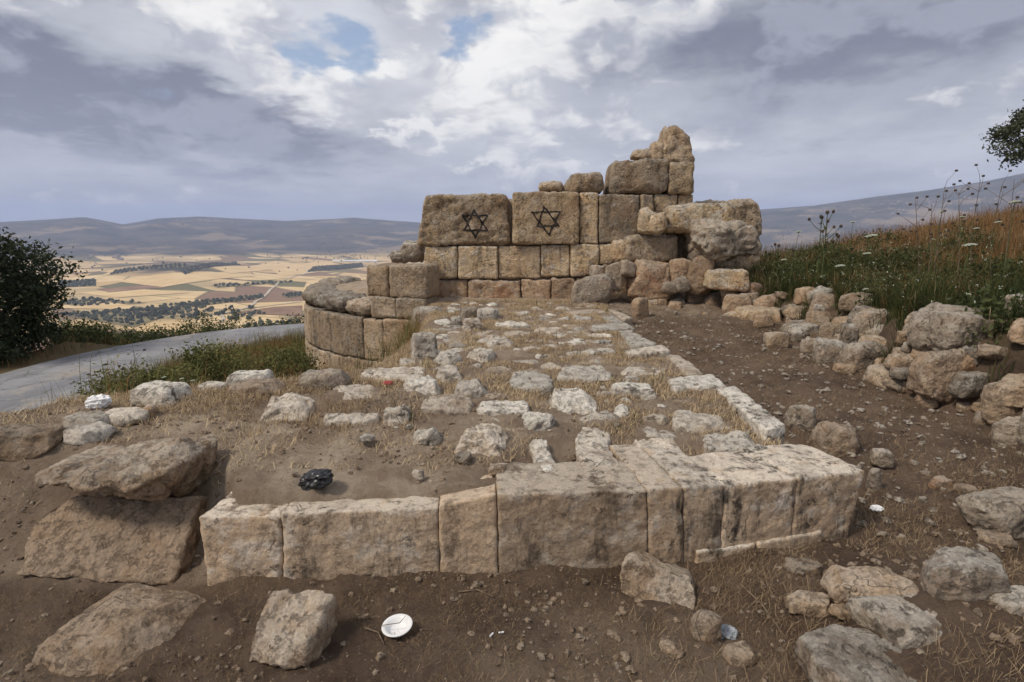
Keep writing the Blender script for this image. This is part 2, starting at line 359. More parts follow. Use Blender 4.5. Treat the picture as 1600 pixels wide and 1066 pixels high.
def stone_mat(name, base, alt, grey=0.5, white=0.5, black=0.4, orange=0.2, streak=0.0, dirt=0.25, rough=1.0, topw=0.13):
    m, T, b = new_mat(name)
    g = T.n('ShaderNodeNewGeometry'); P = g.outputs['Position']; oi = T.n('ShaderNodeObjectInfo').outputs['Random']
    sp = T.n('ShaderNodeSeparateXYZ'); T.put(sp.inputs[0], g.outputs['Normal']); upn = sp.outputs[2]
    off = T.vmath('ADD', P, T.n('ShaderNodeCombineXYZ').outputs[0])
    c = T.mix(T.ss(T.noise(P, 2.3, 5, 0.6), 0.35, 0.68), base, alt)
    c = T.mix(T.math('MULTIPLY', T.ss(T.noise(P, 1.7, 4, 0.6, 0.5), 0.50, 0.68), orange), c, (0.33, 0.165, 0.085))
    gsel = T.math('ADD', T.noise(P, 3.1, 5, 0.65), T.math('MULTIPLY', upn, 0.16))
    c = T.mix(T.math('MULTIPLY', T.ss(gsel, 0.50, 0.68), grey), c, (0.225, 0.21, 0.185))
    # pale crust of lichen, thickest on weathered upper sides
    ws = T.math('ADD', T.noise(P, 7.5, 7, 0.68), T.math('MULTIPLY', upn, topw))
    c = T.mix(T.math('MULTIPLY', T.ss(ws, 0.50, 0.66), T.math('MULTIPLY', T.math('ADD', 0.45, T.math('FRACT', T.math('MULTIPLY', oi, 13.7))), white), 0.0, True), c, (0.62, 0.585, 0.52))
    # soil smeared over it
    c = T.mix(T.math('MULTIPLY', T.ss(T.noise(P, 4.2, 6, 0.62), 0.50, 0.66), dirt), c, (0.15, 0.112, 0.082))
    # black lichen and pits
    b1 = T.ss(T.noise(P, 19.0, 7, 0.72), 0.53, 0.63); b2 = T.ss(T.noise(P, 3.0, 4, 0.6, 0.3), 0.42, 0.62)
    c = T.mix(T.math('MULTIPLY', T.math('MULTIPLY', b1, b2), black), c, (0.028, 0.026, 0.024))
    if streak:
        sv = T.scale(P, (5.5, 5.5, 0.8)); s1 = T.ss(T.noise(sv, 1.0, 6, 0.7), 0.50, 0.62)
        s1 = T.math('MULTIPLY', s1, T.ss(T.noise(P, 9.0, 5, 0.7), 0.36, 0.60))
        c = T.mix(T.math('MULTIPLY', s1, streak), c, (0.035, 0.030, 0.026))
    c = T.mix(T.math('MULTIPLY', T.math('FRACT', T.math('MULTIPLY', oi, 7.31)), 0.45), c, T.mix(T.math('FRACT', T.math('MULTIPLY', oi, 3.77)), (0.24, 0.20, 0.16), (0.40, 0.27, 0.16)))
    v = T.math('ADD', 0.78, T.math('MULTIPLY', oi, 0.46))
    cc = T.n('ShaderNodeCombineColor'); [T.put(cc.inputs[i], v) for i in range(3)]
    c = T.mix(1.0, c, cc.outputs[0], 'MULTIPLY')
    sk = T.ss(T.noise(P, 90, 3, 0.7), 0.3, 0.75, 0.80, 1.18); ck = T.n('ShaderNodeCombineColor'); [T.put(ck.inputs[i], sk) for i in range(3)]
    c = T.mix(1.0, c, ck.outputs[0], 'MULTIPLY')
    T.put(b.inputs['Base Color'], c)
    h = T.math('ADD', T.math('MULTIPLY', T.noise(P, 11, 8, 0.68), 1.0), T.math('MULTIPLY', T.vor(P, 34), 0.25))
    h = T.math('SUBTRACT', h, T.math('MULTIPLY', b1, 0.22))
    fr_ = T.math('ABSOLUTE', T.math('SUBTRACT', T.noise(P, 2.1, 4, 0.5, 0.9), 0.5)); fr_ = T.math('MULTIPLY', T.ss(fr_, 0.0, 0.009, 1.0, 0.0), T.ss(T.noise(P, 3.7, 2, 0.5), 0.54, 0.64))
    c = T.mix(T.math('MULTIPLY', fr_, 0.25), c, (0.05, 0.04, 0.032)); T.put(b.inputs['Base Color'], c); h = T.math('SUBTRACT', h, T.math('MULTIPLY', fr_, 0.3))
    bump(T, b, h, 0.9, 0.045 * rough)
    return m
TAN = (0.50, 0.355, 0.205); PALE = (0.63, 0.49, 0.325); WARM = (0.40, 0.27, 0.16)
M_ASH = stone_mat('ashlar_limestone', TAN, PALE, 0.5, 0.5, 0.8, 0.5, 0.6, 0.15)
M_FACE = stone_mat('facing_limestone', (0.46, 0.335, 0.225), (0.55, 0.42, 0.295), 0.2, 0.6, 0.9, 0.12, 0.95, 0.3, rough=0.33, topw=0.2)
M_PAVE = stone_mat('paving_limestone', (0.45, 0.40, 0.335), (0.58, 0.53, 0.46), 0.4, 1.0, 0.9, 0.08, 0.0, 0.45)
M_GREY = stone_mat('grey_weathered_limestone', (0.26, 0.215, 0.165), (0.34, 0.285, 0.225), 0.7, 0.42, 0.8, 0.2, 0.2, 0.4)
M_TOWER = stone_mat('tower_limestone', (0.38, 0.275, 0.175), (0.46, 0.355, 0.25), 0.6, 0.30, 0.55, 0.3, 0.6, 0.15)
M_BROWN = stone_mat('earthy_limestone', (0.29, 0.205, 0.135), (0.39, 0.29, 0.195), 0.3, 0.25, 0.45, 0.15, 0.0, 0.6)
M_ORANGE = stone_mat('iron_stained_limestone', (0.38, 0.25, 0.155), (0.44, 0.31, 0.20), 0.35, 0.25, 0.45, 0.9, 0.0, 0.3)

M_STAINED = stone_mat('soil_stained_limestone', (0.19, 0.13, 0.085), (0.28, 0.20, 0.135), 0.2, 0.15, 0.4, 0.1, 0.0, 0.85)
def ground_mat():
    m, T, b = new_mat('soil')
    P = T.n('ShaderNodeNewGeometry').outputs['Position']
    a = T.n('ShaderNodeAttribute', attribute_name='zone'); sp = T.n('ShaderNodeSeparateColor'); T.put(sp.inputs[0], a.outputs[0])
    dust, green, far = sp.outputs[0], sp.outputs[1], sp.outputs[2]
    soil = T.mix(T.ss(T.noise(P, 2.6, 7, 0.65), 0.32, 0.7), (0.090, 0.059, 0.041), (0.195, 0.137, 0.098))
    dst = T.mix(T.ss(T.noise(P, 3.4, 7, 0.65), 0.34, 0.68), (0.29, 0.215, 0.155), (0.50, 0.405, 0.305))
    c = T.mix(dust, soil, dst)
    lit = T.math('MULTIPLY', T.ss(T.noise(P, 46, 4, 0.7), 0.53, 0.66), T.ss(T.noise(P, 1.6, 4, 0.6), 0.35, 0.6))
    c = T.mix(T.math('MULTIPLY', lit, 0.5), c, (0.25, 0.175, 0.105))
    peb = T.ss(T.vor(P, 38), 0.10, 0.20, 1.0, 0.0); psel = T.ss(T.vor(P, 38, out=1), 0.72, 0.78)
    c = T.mix(T.math('MULTIPLY', T.math('MULTIPLY', peb, psel), 0.65), c, (0.34, 0.29, 0.235))
    c = T.mix(T.math('MULTIPLY', T.ss(T.noise(P, 30, 5, 0.7), 0.52, 0.72), 0.3), c, (0.06, 0.044, 0.034))
    gr = T.mix(T.ss(T.noise(P, 0.6, 6, 0.6), 0.4, 0.62), (0.07, 0.068, 0.025), (0.15, 0.105, 0.05))
    c = T.mix(green, c, gr)
    # far country: strip fields on the valley floor, scrub on the hills
    hz = T.n('ShaderNodeSeparateXYZ'); T.put(hz.inputs[0], P)
    rot = T.n('ShaderNodeVectorRotate', rotation_type='Z_AXIS'); T.put(rot.inputs['Vector'], P); rot.inputs['Angle'].default_value = 0.5
    flat = T.scale(rot.outputs[0], (1 / 190, 1 / 80, 0))
    wob = T.vmath('ADD', flat, T.vmath('SCALE', T.vmath('SUBTRACT', T.noise(flat, 1.1, 3, 0.5, out=1), (0.5, 0.5, 0.5))))
    cellc = T.vor(flat, 1.0, out=1); sc_ = T.n('ShaderNodeSeparateColor'); T.put(sc_.inputs[0], cellc)
    edge = T.vor(flat, 1.0, 'DISTANCE_TO_EDGE')
    f = T.mix(T.ss(sc_.outputs[0], 0.1, 0.9), (0.56, 0.385, 0.18), (0.70, 0.52, 0.28))
    f = T.mix(T.ss(sc_.outputs[1], 0.74, 0.77), f, (0.22, 0.135, 0.085))
    f = T.mix(T.ss(sc_.outputs[2], 0.86, 0.88), f, (0.13, 0.125, 0.055))
    f = T.mix(T.ss(T.noise(T.scale(P, (1 / 60, 1 / 9, 0)), 1.0, 4, 0.6), 0.4, 0.7, 0, 0.35), f, (0.36, 0.24, 0.12))
    f = T.mix(T.math('MULTIPLY', T.ss(edge, 0.0, 0.035, 1.0, 0.0), 0.75), f, (0.12, 0.105, 0.05))
    big = T.ss(T.noise(T.scale(P, (1 / 420, 1 / 300, 0)), 1.0, 4, 0.6), 0.53, 0.60)
    f = T.mix(T.math('MULTIPLY', big, 0.4), f, (0.13, 0.125, 0.06))
    P3 = T.scale(P, (1, 1, 5)); hs = T.mix(T.ss(T.noise(P3, 0.006, 8, 0.65), 0.38, 0.64), (0.030, 0.034, 0.026), (0.095, 0.080, 0.060))
    hs = T.mix(T.ss(T.noise(P3, 0.03, 5, 0.7), 0.50, 0.66, 0, 0.6), hs, (0.018, 0.024, 0.014))
    hs = T.mix(T.math('MULTIPLY', T.ss(T.noise(P3, 0.0028, 5, 0.6), 0.54, 0.62), 0.7), hs, (0.27, 0.20, 0.125))
    hsel = T.ss(T.math('ADD', hz.outputs[2], T.math('MULTIPLY', T.noise(P, 0.004, 4), 40)), -72, -55)
    fh = T.mix(hsel, f, hs)
    c = T.mix(far, c, fh)
    T.put(b.inputs['Base Color'], c)
    h = T.math('ADD', T.math('MULTIPLY', T.noise(P, 22, 9, 0.78), 1.4), T.math('MULTIPLY', T.math('MULTIPLY', peb, psel), 0.5))
    bump(T, b, h, 1.0, 0.036)
    return m
M_SOIL = ground_mat()

def plain(name, col, rough=0.9, spec=0.2, alt=None, sc=3.0, attr=False, trans=0.0, bumpy=0.0):
    m, T, b = new_mat(name)
    c = None
    if attr:
        f = T.n('ShaderNodeAttribute', attribute_name='tint').outputs['Fac']; c = T.mix(f, col, alt)
    elif alt:
        P = T.n('ShaderNodeNewGeometry').outputs['Position']; c = T.mix(T.ss(T.noise(P, sc, 5, 0.6), 0.35, 0.65), col, alt)
    if c is not None: T.put(b.inputs['Base Color'], c)
    else: b.inputs['Base Color'].default_value = (*col, 1)
    b.inputs['Roughness'].default_value = rough; b.inputs['Specular IOR Level'].default_value = spec
    if bumpy:
        P = T.n('ShaderNodeNewGeometry').outputs['Position']; bump(T, b, T.noise(P, sc * 6, 5, 0.6), 0.8, bumpy)
    if trans:
        tr = T.n('ShaderNodeBsdfTranslucent'); mx = T.n('ShaderNodeMixShader'); mx.inputs[0].default_value = trans
        if c is not None: T.put(tr.inputs[0], c)
        else: tr.inputs[0].default_value = (*col, 1)
        o = [n for n in m.node_tree.nodes if n.type == 'OUTPUT_MATERIAL'][0]
        m.node_tree.links.new(b.outputs[0], mx.inputs[1]); m.node_tree.links.new(tr.outputs[0], mx.inputs[2]); m.node_tree.links.new(mx.outputs[0], o.inputs[0])
    return m
M_STRAW = plain('dry_straw', (0.17, 0.105, 0.06), alt=(0.64, 0.50, 0.31), attr=True)
M_BROWNSTRAW = plain('brown_dead_stems', (0.09, 0.055, 0.032), alt=(0.42, 0.31, 0.19), attr=True)
M_GRASS = plain('green_grass', (0.022, 0.036, 0.010), alt=(0.13, 0.135, 0.045), attr=True, trans=0.25)
M_RUST = plain('rusty_dry_grass', (0.12, 0.055, 0.02), alt=(0.33, 0.19, 0.08), attr=True, trans=0.2)
M_LEAF = plain('dark_evergreen_leaf', (0.012, 0.020, 0.010), alt=(0.045, 0.060, 0.025), attr=True, rough=0.6, trans=0.12)
M_BUSH = plain('bush_leaf', (0.025, 0.038, 0.014), alt=(0.095, 0.105, 0.040), attr=True, trans=0.15)
M_WEED = plain('yellow_green_weed', (0.05, 0.065, 0.02), alt=(0.21, 0.20, 0.075), attr=True, trans=0.2)
M_OLIVE = plain('olive_leaf', (0.03, 0.038, 0.022), alt=(0.10, 0.11, 0.07), attr=True, trans=0.12)
M_BARK = plain('bark', (0.05, 0.04, 0.03), alt=(0.11, 0.09, 0.07), sc=9, bumpy=0.02)
M_STEM = plain('green_stem', (0.06, 0.085, 0.03), alt=(0.12, 0.13, 0.05), sc=20)
M_DEAD = plain('dead_stalk', (0.10, 0.07, 0.05), alt=(0.20, 0.15, 0.10), sc=20)
M_HEAD = plain('thistle_head', (0.05, 0.045, 0.03), alt=(0.10, 0.07, 0.06), sc=60)
M_UMBEL = plain('white_flower', (0.62, 0.64, 0.56), alt=(0.45, 0.50, 0.36), sc=60, trans=0.2)
M_PAINT = plain('black_spray_paint', (0.014, 0.014, 0.016), rough=0.7, alt=(0.045, 0.038, 0.032), sc=30)
M_BAG = plain('black_plastic', (0.012, 0.012, 0.014), rough=0.35, spec=0.5)
M_WPLASTIC = plain('white_plastic', (0.72, 0.72, 0.72), rough=0.4, spec=0.4)
M_GPLASTIC = plain('grey_plastic', (0.35, 0.37, 0.39), rough=0.35, spec=0.5, alt=(0.16, 0.17, 0.18), sc=18)
M_RED = plain('red_plastic', (0.35, 0.04, 0.04), rough=0.4, spec=0.4)
M_WALLW = plain('pale_house_wall', (0.34, 0.29, 0.25), alt=(0.24, 0.21, 0.18), sc=0.02)
M_DARKWIN = plain('dark_window', (0.05, 0.05, 0.06), rough=0.3)
M_TRACK = plain('pale_dirt_track', (0.44, 0.37, 0.27), alt=(0.54, 0.47, 0.37), sc=0.05)

def asphalt():
    m, T, b = new_mat('worn_asphalt'); P = T.n('ShaderNodeNewGeometry').outputs['Position']
    c = T.mix(T.ss(T.noise(P, 0.9, 6, 0.6), 0.35, 0.68), (0.20, 0.20, 0.215), (0.33, 0.325, 0.335))
    c = T.mix(T.ss(T.noise(P, 60, 3, 0.7), 0.4, 0.7, 0, 0.5), c, (0.13, 0.13, 0.14))
    c = T.mix(T.ss(T.noise(T.scale(P, (2.4, 0.35, 1)), 1.0, 5, 0.6), 0.54, 0.66, 0, 0.6), c, (0.15, 0.145, 0.15))
    ck = T.vor(T.vmath('ADD', P, T.vmath('MULTIPLY', T.noise(P, 3.0, 4, 0.6, out=1), (0.5, 0.5, 0.0))), 0.85, 'DISTANCE_TO_EDGE')
    c = T.mix(T.math('MULTIPLY', T.ss(ck, 0.0, 0.022, 1.0, 0.0), 0.75), c, (0.07, 0.068, 0.068))
    c = T.mix(T.math('MULTIPLY', T.ss(T.noise(P, 0.45, 3, 0.5), 0.56, 0.60), 0.6), c, (0.16, 0.16, 0.17))
    c = T.mix(T.math('MULTIPLY', T.ss(T.noise(P, 1.4, 6, 0.7), 0.58, 0.66), 0.6), c, (0.33, 0.29, 0.24))
    T.put(b.inputs['Base Color'], c); bump(T, b, T.noise(P, 70, 4, 0.7), 0.5, 0.01); b.inputs['Roughness'].default_value = 0.8
    return m
M_ROAD = asphalt()

# ------------------------------------------------------------------ ground sheet to the horizon
def build_ground():
    az = np.radians(np.concatenate([np.arange(-180, -58, 3.0), np.arange(-56, 56, 0.24), np.arange(58, 181, 3.0)]))
    rr = np.concatenate([np.geomspace(0.5, 14, 310), np.geomspace(14.3, 60, 70), np.geomspace(62, 9000, 150)])
    A, R = np.meshgrid(az, rr, indexing='ij'); x = (R * np.sin(A)).ravel(); y = (R * np.cos(A)).ravel()
    z = H(x, y); V = np.stack([x, y, z], 1); na, nr = A.shape
    i, j = np.meshgrid(np.arange(na - 1), np.arange(nr - 1), indexing='ij'); k = (i * nr + j).ravel()
    F = np.stack([k, k + 1, k + nr + 1, k + nr], 1)[:, ::-1]
    me = mesh_np('ground', V, F, M_SOIL)
    q = np.stack([x, y, 0 * x], 1)
    yf = np.interp(x, FRONT[:, 0], FRONT[:, 1]); xk = np.interp(y, KERB[:, 1], KERB[:, 0]); xl = np.interp(y, XL[:, 0], XL[:, 1]); xb = np.interp(y, RB[:, 0], RB[:, 1])
    n = fbm(q * 0.9 + 3, 4)
    dust = sstep(y, yf, yf + 0.15) * (1 - sstep(x, xk - 0.2, xk)) * (0.55 + 0.45 * sstep(n, -0.3, 0.3)) * (1 - 0.2 * sstep(y, 3.6, 5.0))
    dust = np.maximum(dust, 0.95 * sstep(y, yf, yf + 0.1) * (1 - sstep(x, -0.5, 0.3)) * (1 - sstep(y, 3.2, 4.3)) * sstep(x, -2.0, -1.3))
    dust = np.maximum(dust, 0.45 * sstep(n, -0.1, 0.4) * (1 - sstep(y, 1.8, 2.6)) * (1 - sstep(x, 0.4, 1.2)))
    dust = np.maximum(dust, 0.5 * sstep(y, 8.2, 9.3) * sstep(x, 1.2, 1.8) * (1 - sstep(x, 3.2, 3.6)))
    green = np.maximum(sstep(xl - x, 0.1, 1.0), sstep(x - xb, 0.2, 0.6)); green = np.maximum(green, sstep(y, 13, 14))
    far = sstep(np.hypot(x, y), 120, 260)
    at = me.color_attributes.new('zone', 'FLOAT_COLOR', 'POINT')
    at.data.foreach_set('color', np.stack([dust, green, far, np.ones_like(far)], 1).astype(np.float32).ravel())
    g = link('ground', me); kind(g, 'structure'); return g
ground = build_ground()

def build_road():
    d = np.gradient(RC, axis=0); d /= np.linalg.norm(d, axis=1)[:, None]; nrm = np.stack([d[:, 1], -d[:, 0]], 1)
    cols = np.linspace(-1, 1, 15); V = []
    for i in range(len(RC)):
        for c in cols:
            e = ROADW * c * (1 + (0.05 * math.sin(i * 1.7 + 3 * c) + 0.04 * math.sin(i * 0.6) if abs(c) == 1 else 0))
            p = RC[i] + nrm[i] * e; V.append((p[0], p[1], ROADZ + 0.03 * (1 - c * c) - (0.12 if abs(c) == 1 else 0)))
    m = len(cols); i, j = np.meshgrid(np.arange(len(RC) - 1), np.arange(m - 1), indexing='ij'); k = (i * m + j).ravel()
    kind(add('road', V, np.stack([k, k + 1, k + m + 1, k + m], 1)[:, ::-1], M_ROAD, loc=(RC[0, 0], RC[0, 1], ROADZ)), 'structure')
build_road()

# ------------------------------------------------------------------ stones from what the photo shows
FOOT = []                                # footprints, to keep straw and grass off the stones
def on_stone(x, y, k=0.9):
    m = np.zeros(len(x), bool)
    for cx, cy, a, b in FOOT: m |= ((x - cx) / max(a * k, .01)) ** 2 + ((y - cy) / max(b * k, .01)) ** 2 < 1
    return m
_seed = [100]
def nseed(): _seed[0] += 1; return _seed[0]
def foot(C8):
    c = np.asarray(C8)[:, :2]; FOOT.append((c[:, 0].mean(), c[:, 1].mean(), np.ptp(c[:, 0]) / 2, np.ptp(c[:, 1]) / 2))
def boxc(cx, cy, z0, z1, w, d, yaw=0.0, taper=0.0, tilt=(0, 0)):
    c, s = math.cos(yaw), math.sin(yaw); out = []
    for z, k in ((z0, 1.0), (z1, 1.0 - taper)):
        for sx, sy in ((-1, -1), (1, -1), (1, 1), (-1, 1)):
            X, Y = sx * w / 2 * k, sy * d / 2 * k
            out.append((cx + X * c - Y * s, cy + X * s + Y * c, z + (tilt[0] * X + tilt[1] * Y)))
    return np.array(out)
def rock(name, box, mat, parent=None, dk=0.8, sink=0.15, rr=None, sph=0.22, amp=None, chops=5, yaw=None, base=None, label=None, cat='rock', group=None, tilt=(0, 0), cellpx=4.0, taper=0.12, hmax=None):
    u0, v0, u1, v1 = box; uc = (u0 + u1) / 2
    r = np.random.default_rng(nseed())
    if base is None: B = G(uc, v1)
    elif isinstance(base, tuple): B = ony(uc, v1, base[0])          # ('y',) a stone carried by others at that distance
    else: B = onz(uc, v1, base)
    D = adepth(B); px = D / FPX; w = (u1 - u0) * px * 1.10; a = math.atan2(CAMZ - B[2], B[1]); d = dk * w
    h = max(((v1 - v0) * px - d * math.sin(max(a, 0)) * 0.75) / math.cos(a), 0.22 * w)
    if hmax: h = min(h, hmax)
    h *= 1.08; sk = sink * h; vd = np.array([B[0], B[1]]); vd /= np.linalg.norm(vd)
    cx, cy = B[:2] + vd * d * 0.45
    yw = r.uniform(-0.25, 0.25) if yaw is None else yaw
    C8 = boxc(cx, cy, B[2] - sk, B[2] + h, w, d, yw, taper, tilt)
    m = min(w, d, h + sk)
    V, F = stone(C8, rr if rr is not None else 0.16 * m, sph, amp if amp is not None else 0.055 * m, nseed(), cellpx * px, chops, wobk=2.2)
    o = add(name, V, F, mat, parent); foot(C8)
    if label: tag(o, label, cat, group)
    return o
def slab(name, quad, mat, parent, hh=0.05, thick=0.22, amp=0.018, rr=0.03, chops=2, cellpx=4.0, zplane=None, wobk=2.0, grow=1.08):
    """paving stone from the four corners of its top: far-left, far-right, near-right, near-left"""
    uc = sum(q[0] for q in quad) / 4; vn = (quad[2][1] + quad[3][1]) / 2
    z = (G(uc, vn)[2] if zplane is None else zplane) + hh
    r = np.random.default_rng(nseed()); P = [onz(u, v, z) for u, v in quad]
    top = [P[3], P[2], P[1], P[0]]; cg = sum(top) / 4; top = [cg + (p - cg) * grow for p in top]
    top = [p + np.array([0, 0, r.uniform(-0.018, 0.018)]) for p in top]
    C8 = np.array([p - np.array([0, 0, thick]) for p in top] + top)
    px = adepth(P[3]) / FPX
    V, F = stone(C8, rr, 0.10, amp, nseed(), cellpx * px, chops, freq=5, wobk=wobk)
    foot(C8); return add(name, V, F, mat, parent)
def flat(name, box, mat, parent, hh=0.06, **kw):
    u0, v0, u1, v1 = box; r = np.random.default_rng(nseed()); B = G((u0 + u1) / 2, v1); k = FPX / adepth(B)
    vn = v1 - hh * k * 0.9; vn = max(vn, v0 + 3); w = u1 - u0
    j = lambda s: r.uniform(-s, s)
    sk = (800 - (u0 + u1) / 2) / 900 * (vn - v0) * 0.6
    q = [(u0 + abs(j(.12)) * w + sk * .5, v0 + abs(j(2))), (u1 - abs(j(.12)) * w + sk * .5, v0 + abs(j(2))), (u1 - abs(j(.05)) * w, vn - abs(j(3))), (u0 + abs(j(.05)) * w, vn - abs(j(2)))]
    return slab(name, q, mat, parent, hh=hh, zplane=B[2], **kw)

# --- the stone platform: facing blocks, kerb, paving
pf = onz(800, 893, 0.0)
platform = empty('stone_platform', (pf[0], pf[1] + 0.3, 0), 'low paved stone platform with a tall ashlar front edge, strewn with dry grass', 'platform')
def front_at(u):      # foot of the face under pixel column u
    us = [320, 560, 780, 960, 1130, 1322]; vs = [912, 902, 894, 888, 874, 836]
    return onz(u, float(np.interp(u, us, vs)), 0.0)
def facing(uT0, uT1, vT0, vT1, uB0, uB1, depth, amp=0.010, rr=0.010, vback=None, topdrop=None):
    a, b = front_at(uB0), front_at(uB1)
    ta, tb = ony(uT0, vT0, a[1] + 0.015), ony(uT1, vT1, b[1] + 0.015)
    dirv = (b - a); dirv[2] = 0; dirv /= np.linalg.norm(dirv); back = np.array([-dirv[1], dirv[0], 0]) * depth
    if topdrop is None: topdrop = -0.05 if uT1 < 700 else -0.01
    dn = np.array([0, 0, -0.12])
    g = dirv * -0.002
    C8 = np.array([a + dn + g, b + dn - g, b + dn + back - g, a + dn + back + g, ta + g, tb - g, tb + back - g + (0, 0, topdrop), ta + back + g + (0, 0, topdrop)])
    V, F = stone(C8, rr, 0.0, amp, nseed(), 0.0155, 0, freq=4.5, nmax=90, endk=0.9, wobk=0.25); foot(C8)
    return add('facing_block', V, F, M_FACE, platform)
facing(308, 437, 806, 802, 322, 441, 0.40, rr=0.02, amp=0.012)
facing(438, 684, 802, 793, 442, 687, 0.40, amp=0.006)
facing(685, 776, 790, 771, 688, 779, 0.36, amp=0.005, topdrop=-0.05)
facing(778, 1012, 772, 765, 780, 1016, 0.40, amp=0.009)
facing(1013, 1068, 764, 761, 1017, 1070, 0.62, amp=0.007)
facing(1069, 1132, 761, 757, 1071, 1128, 0.62, amp=0.007)
facing(1133, 1246, 757, 746, 1129, 1234, 0.42, amp=0.008)
facing(1247, 1356, 745, 733, 1235, 1324, 0.46, rr=0.02, amp=0.009)
for (u0, u1, v0, v1) in ((1085, 1178, 862, 884), (1180, 1282, 851, 872)):       # plinth course peeping out below
    p0, p1 = front_at(u0), front_at(u1); fw = np.array([0.0, -0.014, 0]); bk = np.array([0.05, 0.3, 0])
    C8 = np.array([p0 + fw - (0, 0, .1), p1 + fw - (0, 0, .1), p1 + bk - (0, 0, .1), p0 + bk - (0, 0, .1), p0 + fw + (0, 0, .06), p1 + fw + (0, 0, .06), p1 + bk + (0, 0, .06), p0 + bk + (0, 0, .06)])
    V, F = stone(C8, 0.008, 0, 0.006, nseed(), 0.015, 0, freq=5, endk=0.9, wobk=0.3); add('plinth_block', V, F, M_FACE, platform)

KERBS = [[(1115, 604), (1150, 602), (1229, 658), (1196, 667)], [(1041, 553), (1062, 551), (1101, 579), (1073, 584)], [(967, 517), (985, 515), (1026, 536), (985, 540)],
         [(1042, 590), (1112, 582), (1137, 600), (1052, 608)], [(974, 546), (1035, 538), (1048, 548), (985, 554)], [(925, 508), (975, 503), (994, 511), (921, 516)],
         [(937, 491), (955, 488), (976, 501), (950, 505)], [(880, 485), (930, 481), (949, 487), (900, 492)], [(950, 483), (962, 483), (989, 494), (975, 497)]]
for q in KERBS: slab('kerb_stone', q, M_PAVE, platform, hh=0.05, zplane=0.385, amp=0.010, chops=0, wobk=0.9, rr=0.02, grow=1.04)
for q in ([(985, 684), (1038, 681), (1118, 744), (1030, 756)], [(824, 688), (850, 684), (879, 733), (845, 741)], [(893, 668), (945, 666), (970, 722), (908, 731)]):
    slab('paving_stone', q, M_PAVE, platform, hh=0.055, amp=0.02)
for b_ in [(519, 597, 584, 634), (568, 570, 661, 597), (621, 559, 661, 573), (495, 640, 590, 667), (656, 615, 740, 648), (738, 622, 828, 648), (771, 500, 827, 514), (801, 484, 826, 496),
           (799, 579, 864, 613), (873, 569, 959, 598), (972, 571, 1044, 592), (956, 596, 1025, 616), (865, 546, 934, 556), (921, 554, 945, 569), (1055, 644, 1138, 676),
           (1005, 645, 1044, 664), (1094, 676, 1182, 709), (851, 520, 905, 529), (836, 552, 860, 562), (872, 527, 918, 540), (930, 545, 962, 556), (815, 540, 850, 550),
           (960, 631, 982, 652), (880, 622, 912, 634), (1140, 694, 1205, 712)]:
    hh = 0.03 if (b_[3] - b_[1]) < 16 else 0.045
    flat('paving_stone', b_, M_PAVE, platform, hh=hh, amp=0.016, grow=1.14)
# stones of the old paving that stand proud as rough lumps
for b_, k in [((404, 600, 500, 657), 0.9), ((597, 626, 642, 662), 0.7), ((677, 517, 726, 571), 0.9), ((629, 563, 690, 619), 0.9), ((680, 560, 724, 596), 0.9), ((708, 583, 762, 617), 0.8),
              ((710, 645, 800, 713), 0.9), ((845, 596, 934, 643), 0.8), ((813, 642, 867, 671), 0.8), ((643, 668, 692, 694), 0.7), ((728, 528, 775, 566), 1.1), ((757, 512, 804, 545), 1.0)]:
    rock('paving_stone', b_, M_PAVE, platform, dk=k * 1.35, sink=1.0, sph=0.15, chops=6, rr=0.03, amp=0.02, taper=0.3, hmax=0.075)

r = np.random.default_rng(909); cnt = 0
while cnt < 125:
    y = 3.1 + 7.0 * r.random() ** 0.8; xk_ = np.interp(y, KERB[:, 1], KERB[:, 0]); x = r.uniform(-1.0 if y > 4.2 else -0.2, xk_ - 0.2)
    w = r.uniform(0.10, 0.34) * (1 if y < 6 else 1.25); d = w * r.uniform(0.5, 0.9)
    if on_stone(np.array([x]), np.array([y]), 1.25)[0] or on_stone(np.array([x + w / 2]), np.array([y]), 1.0)[0] or on_stone(np.array([x - w / 2]), np.array([y]), 1.0)[0]: continue
    z = float(H(x, y)[0]); hgt = r.uniform(0.004, 0.035); C8 = boxc(x, y, z - 0.12, z + hgt, w, d, r.uniform(-0.6, 0.6), 0.2, (r.normal() * 0.08, r.normal() * 0.08))
    V, F = stone(C8, 0.03, 0.2, 0.013, nseed(), max(0.016, 0.0045 * y), 4, wobk=2.4, freq=7); add('paving_stone', V, F, M_PAVE if r.random() < 0.75 else M_BROWN, platform); foot(C8); cnt += 1

# --- ruined ashlar wall behind
WY = 10.5
wall = empty('ruined_ashlar_wall', (0.6, WY + 0.4, 0.35), 'ruined wall of big tan ashlar blocks, stepped up to a jagged peak', 'ruined wall')
def ash(name, box, y, mat=M_ASH, thick=0.75, amp=0.022, rr=0.022, parent=wall, sph=0.0, chops=0, skew=(0, 0, 0, 0), gap=0.35, cellpx=3.6):
    """block with its front face filling a pixel box on the upright plane at distance y; skew moves the four top/bottom corners (TL, TR) in px"""
    u0, v0, u1, v1 = box; g = gap
    bl, br = ony(u0 + g, v1 - g, y), ony(u1 - g, v1 - g, y); tl, tr = ony(u0 + g + skew[0], v0 + g + skew[1], y), ony(u1 - g + skew[2], v0 + g + skew[3], y)
    r = np.random.default_rng(nseed()); f = np.array([0, r.uniform(-0.035, 0.035), 0]); bk = np.array([0, thick, 0])
    C8 = np.array([bl + f, br + f, br + bk, bl + bk, tl + f, tr + f, tr + bk, tl + bk])
    V, F = stone(C8, rr, sph, amp, nseed(), cellpx * y / FPX, chops, freq=3.2, endk=0.6, wobk=0.5)
    return add(name, V, F, mat, parent)
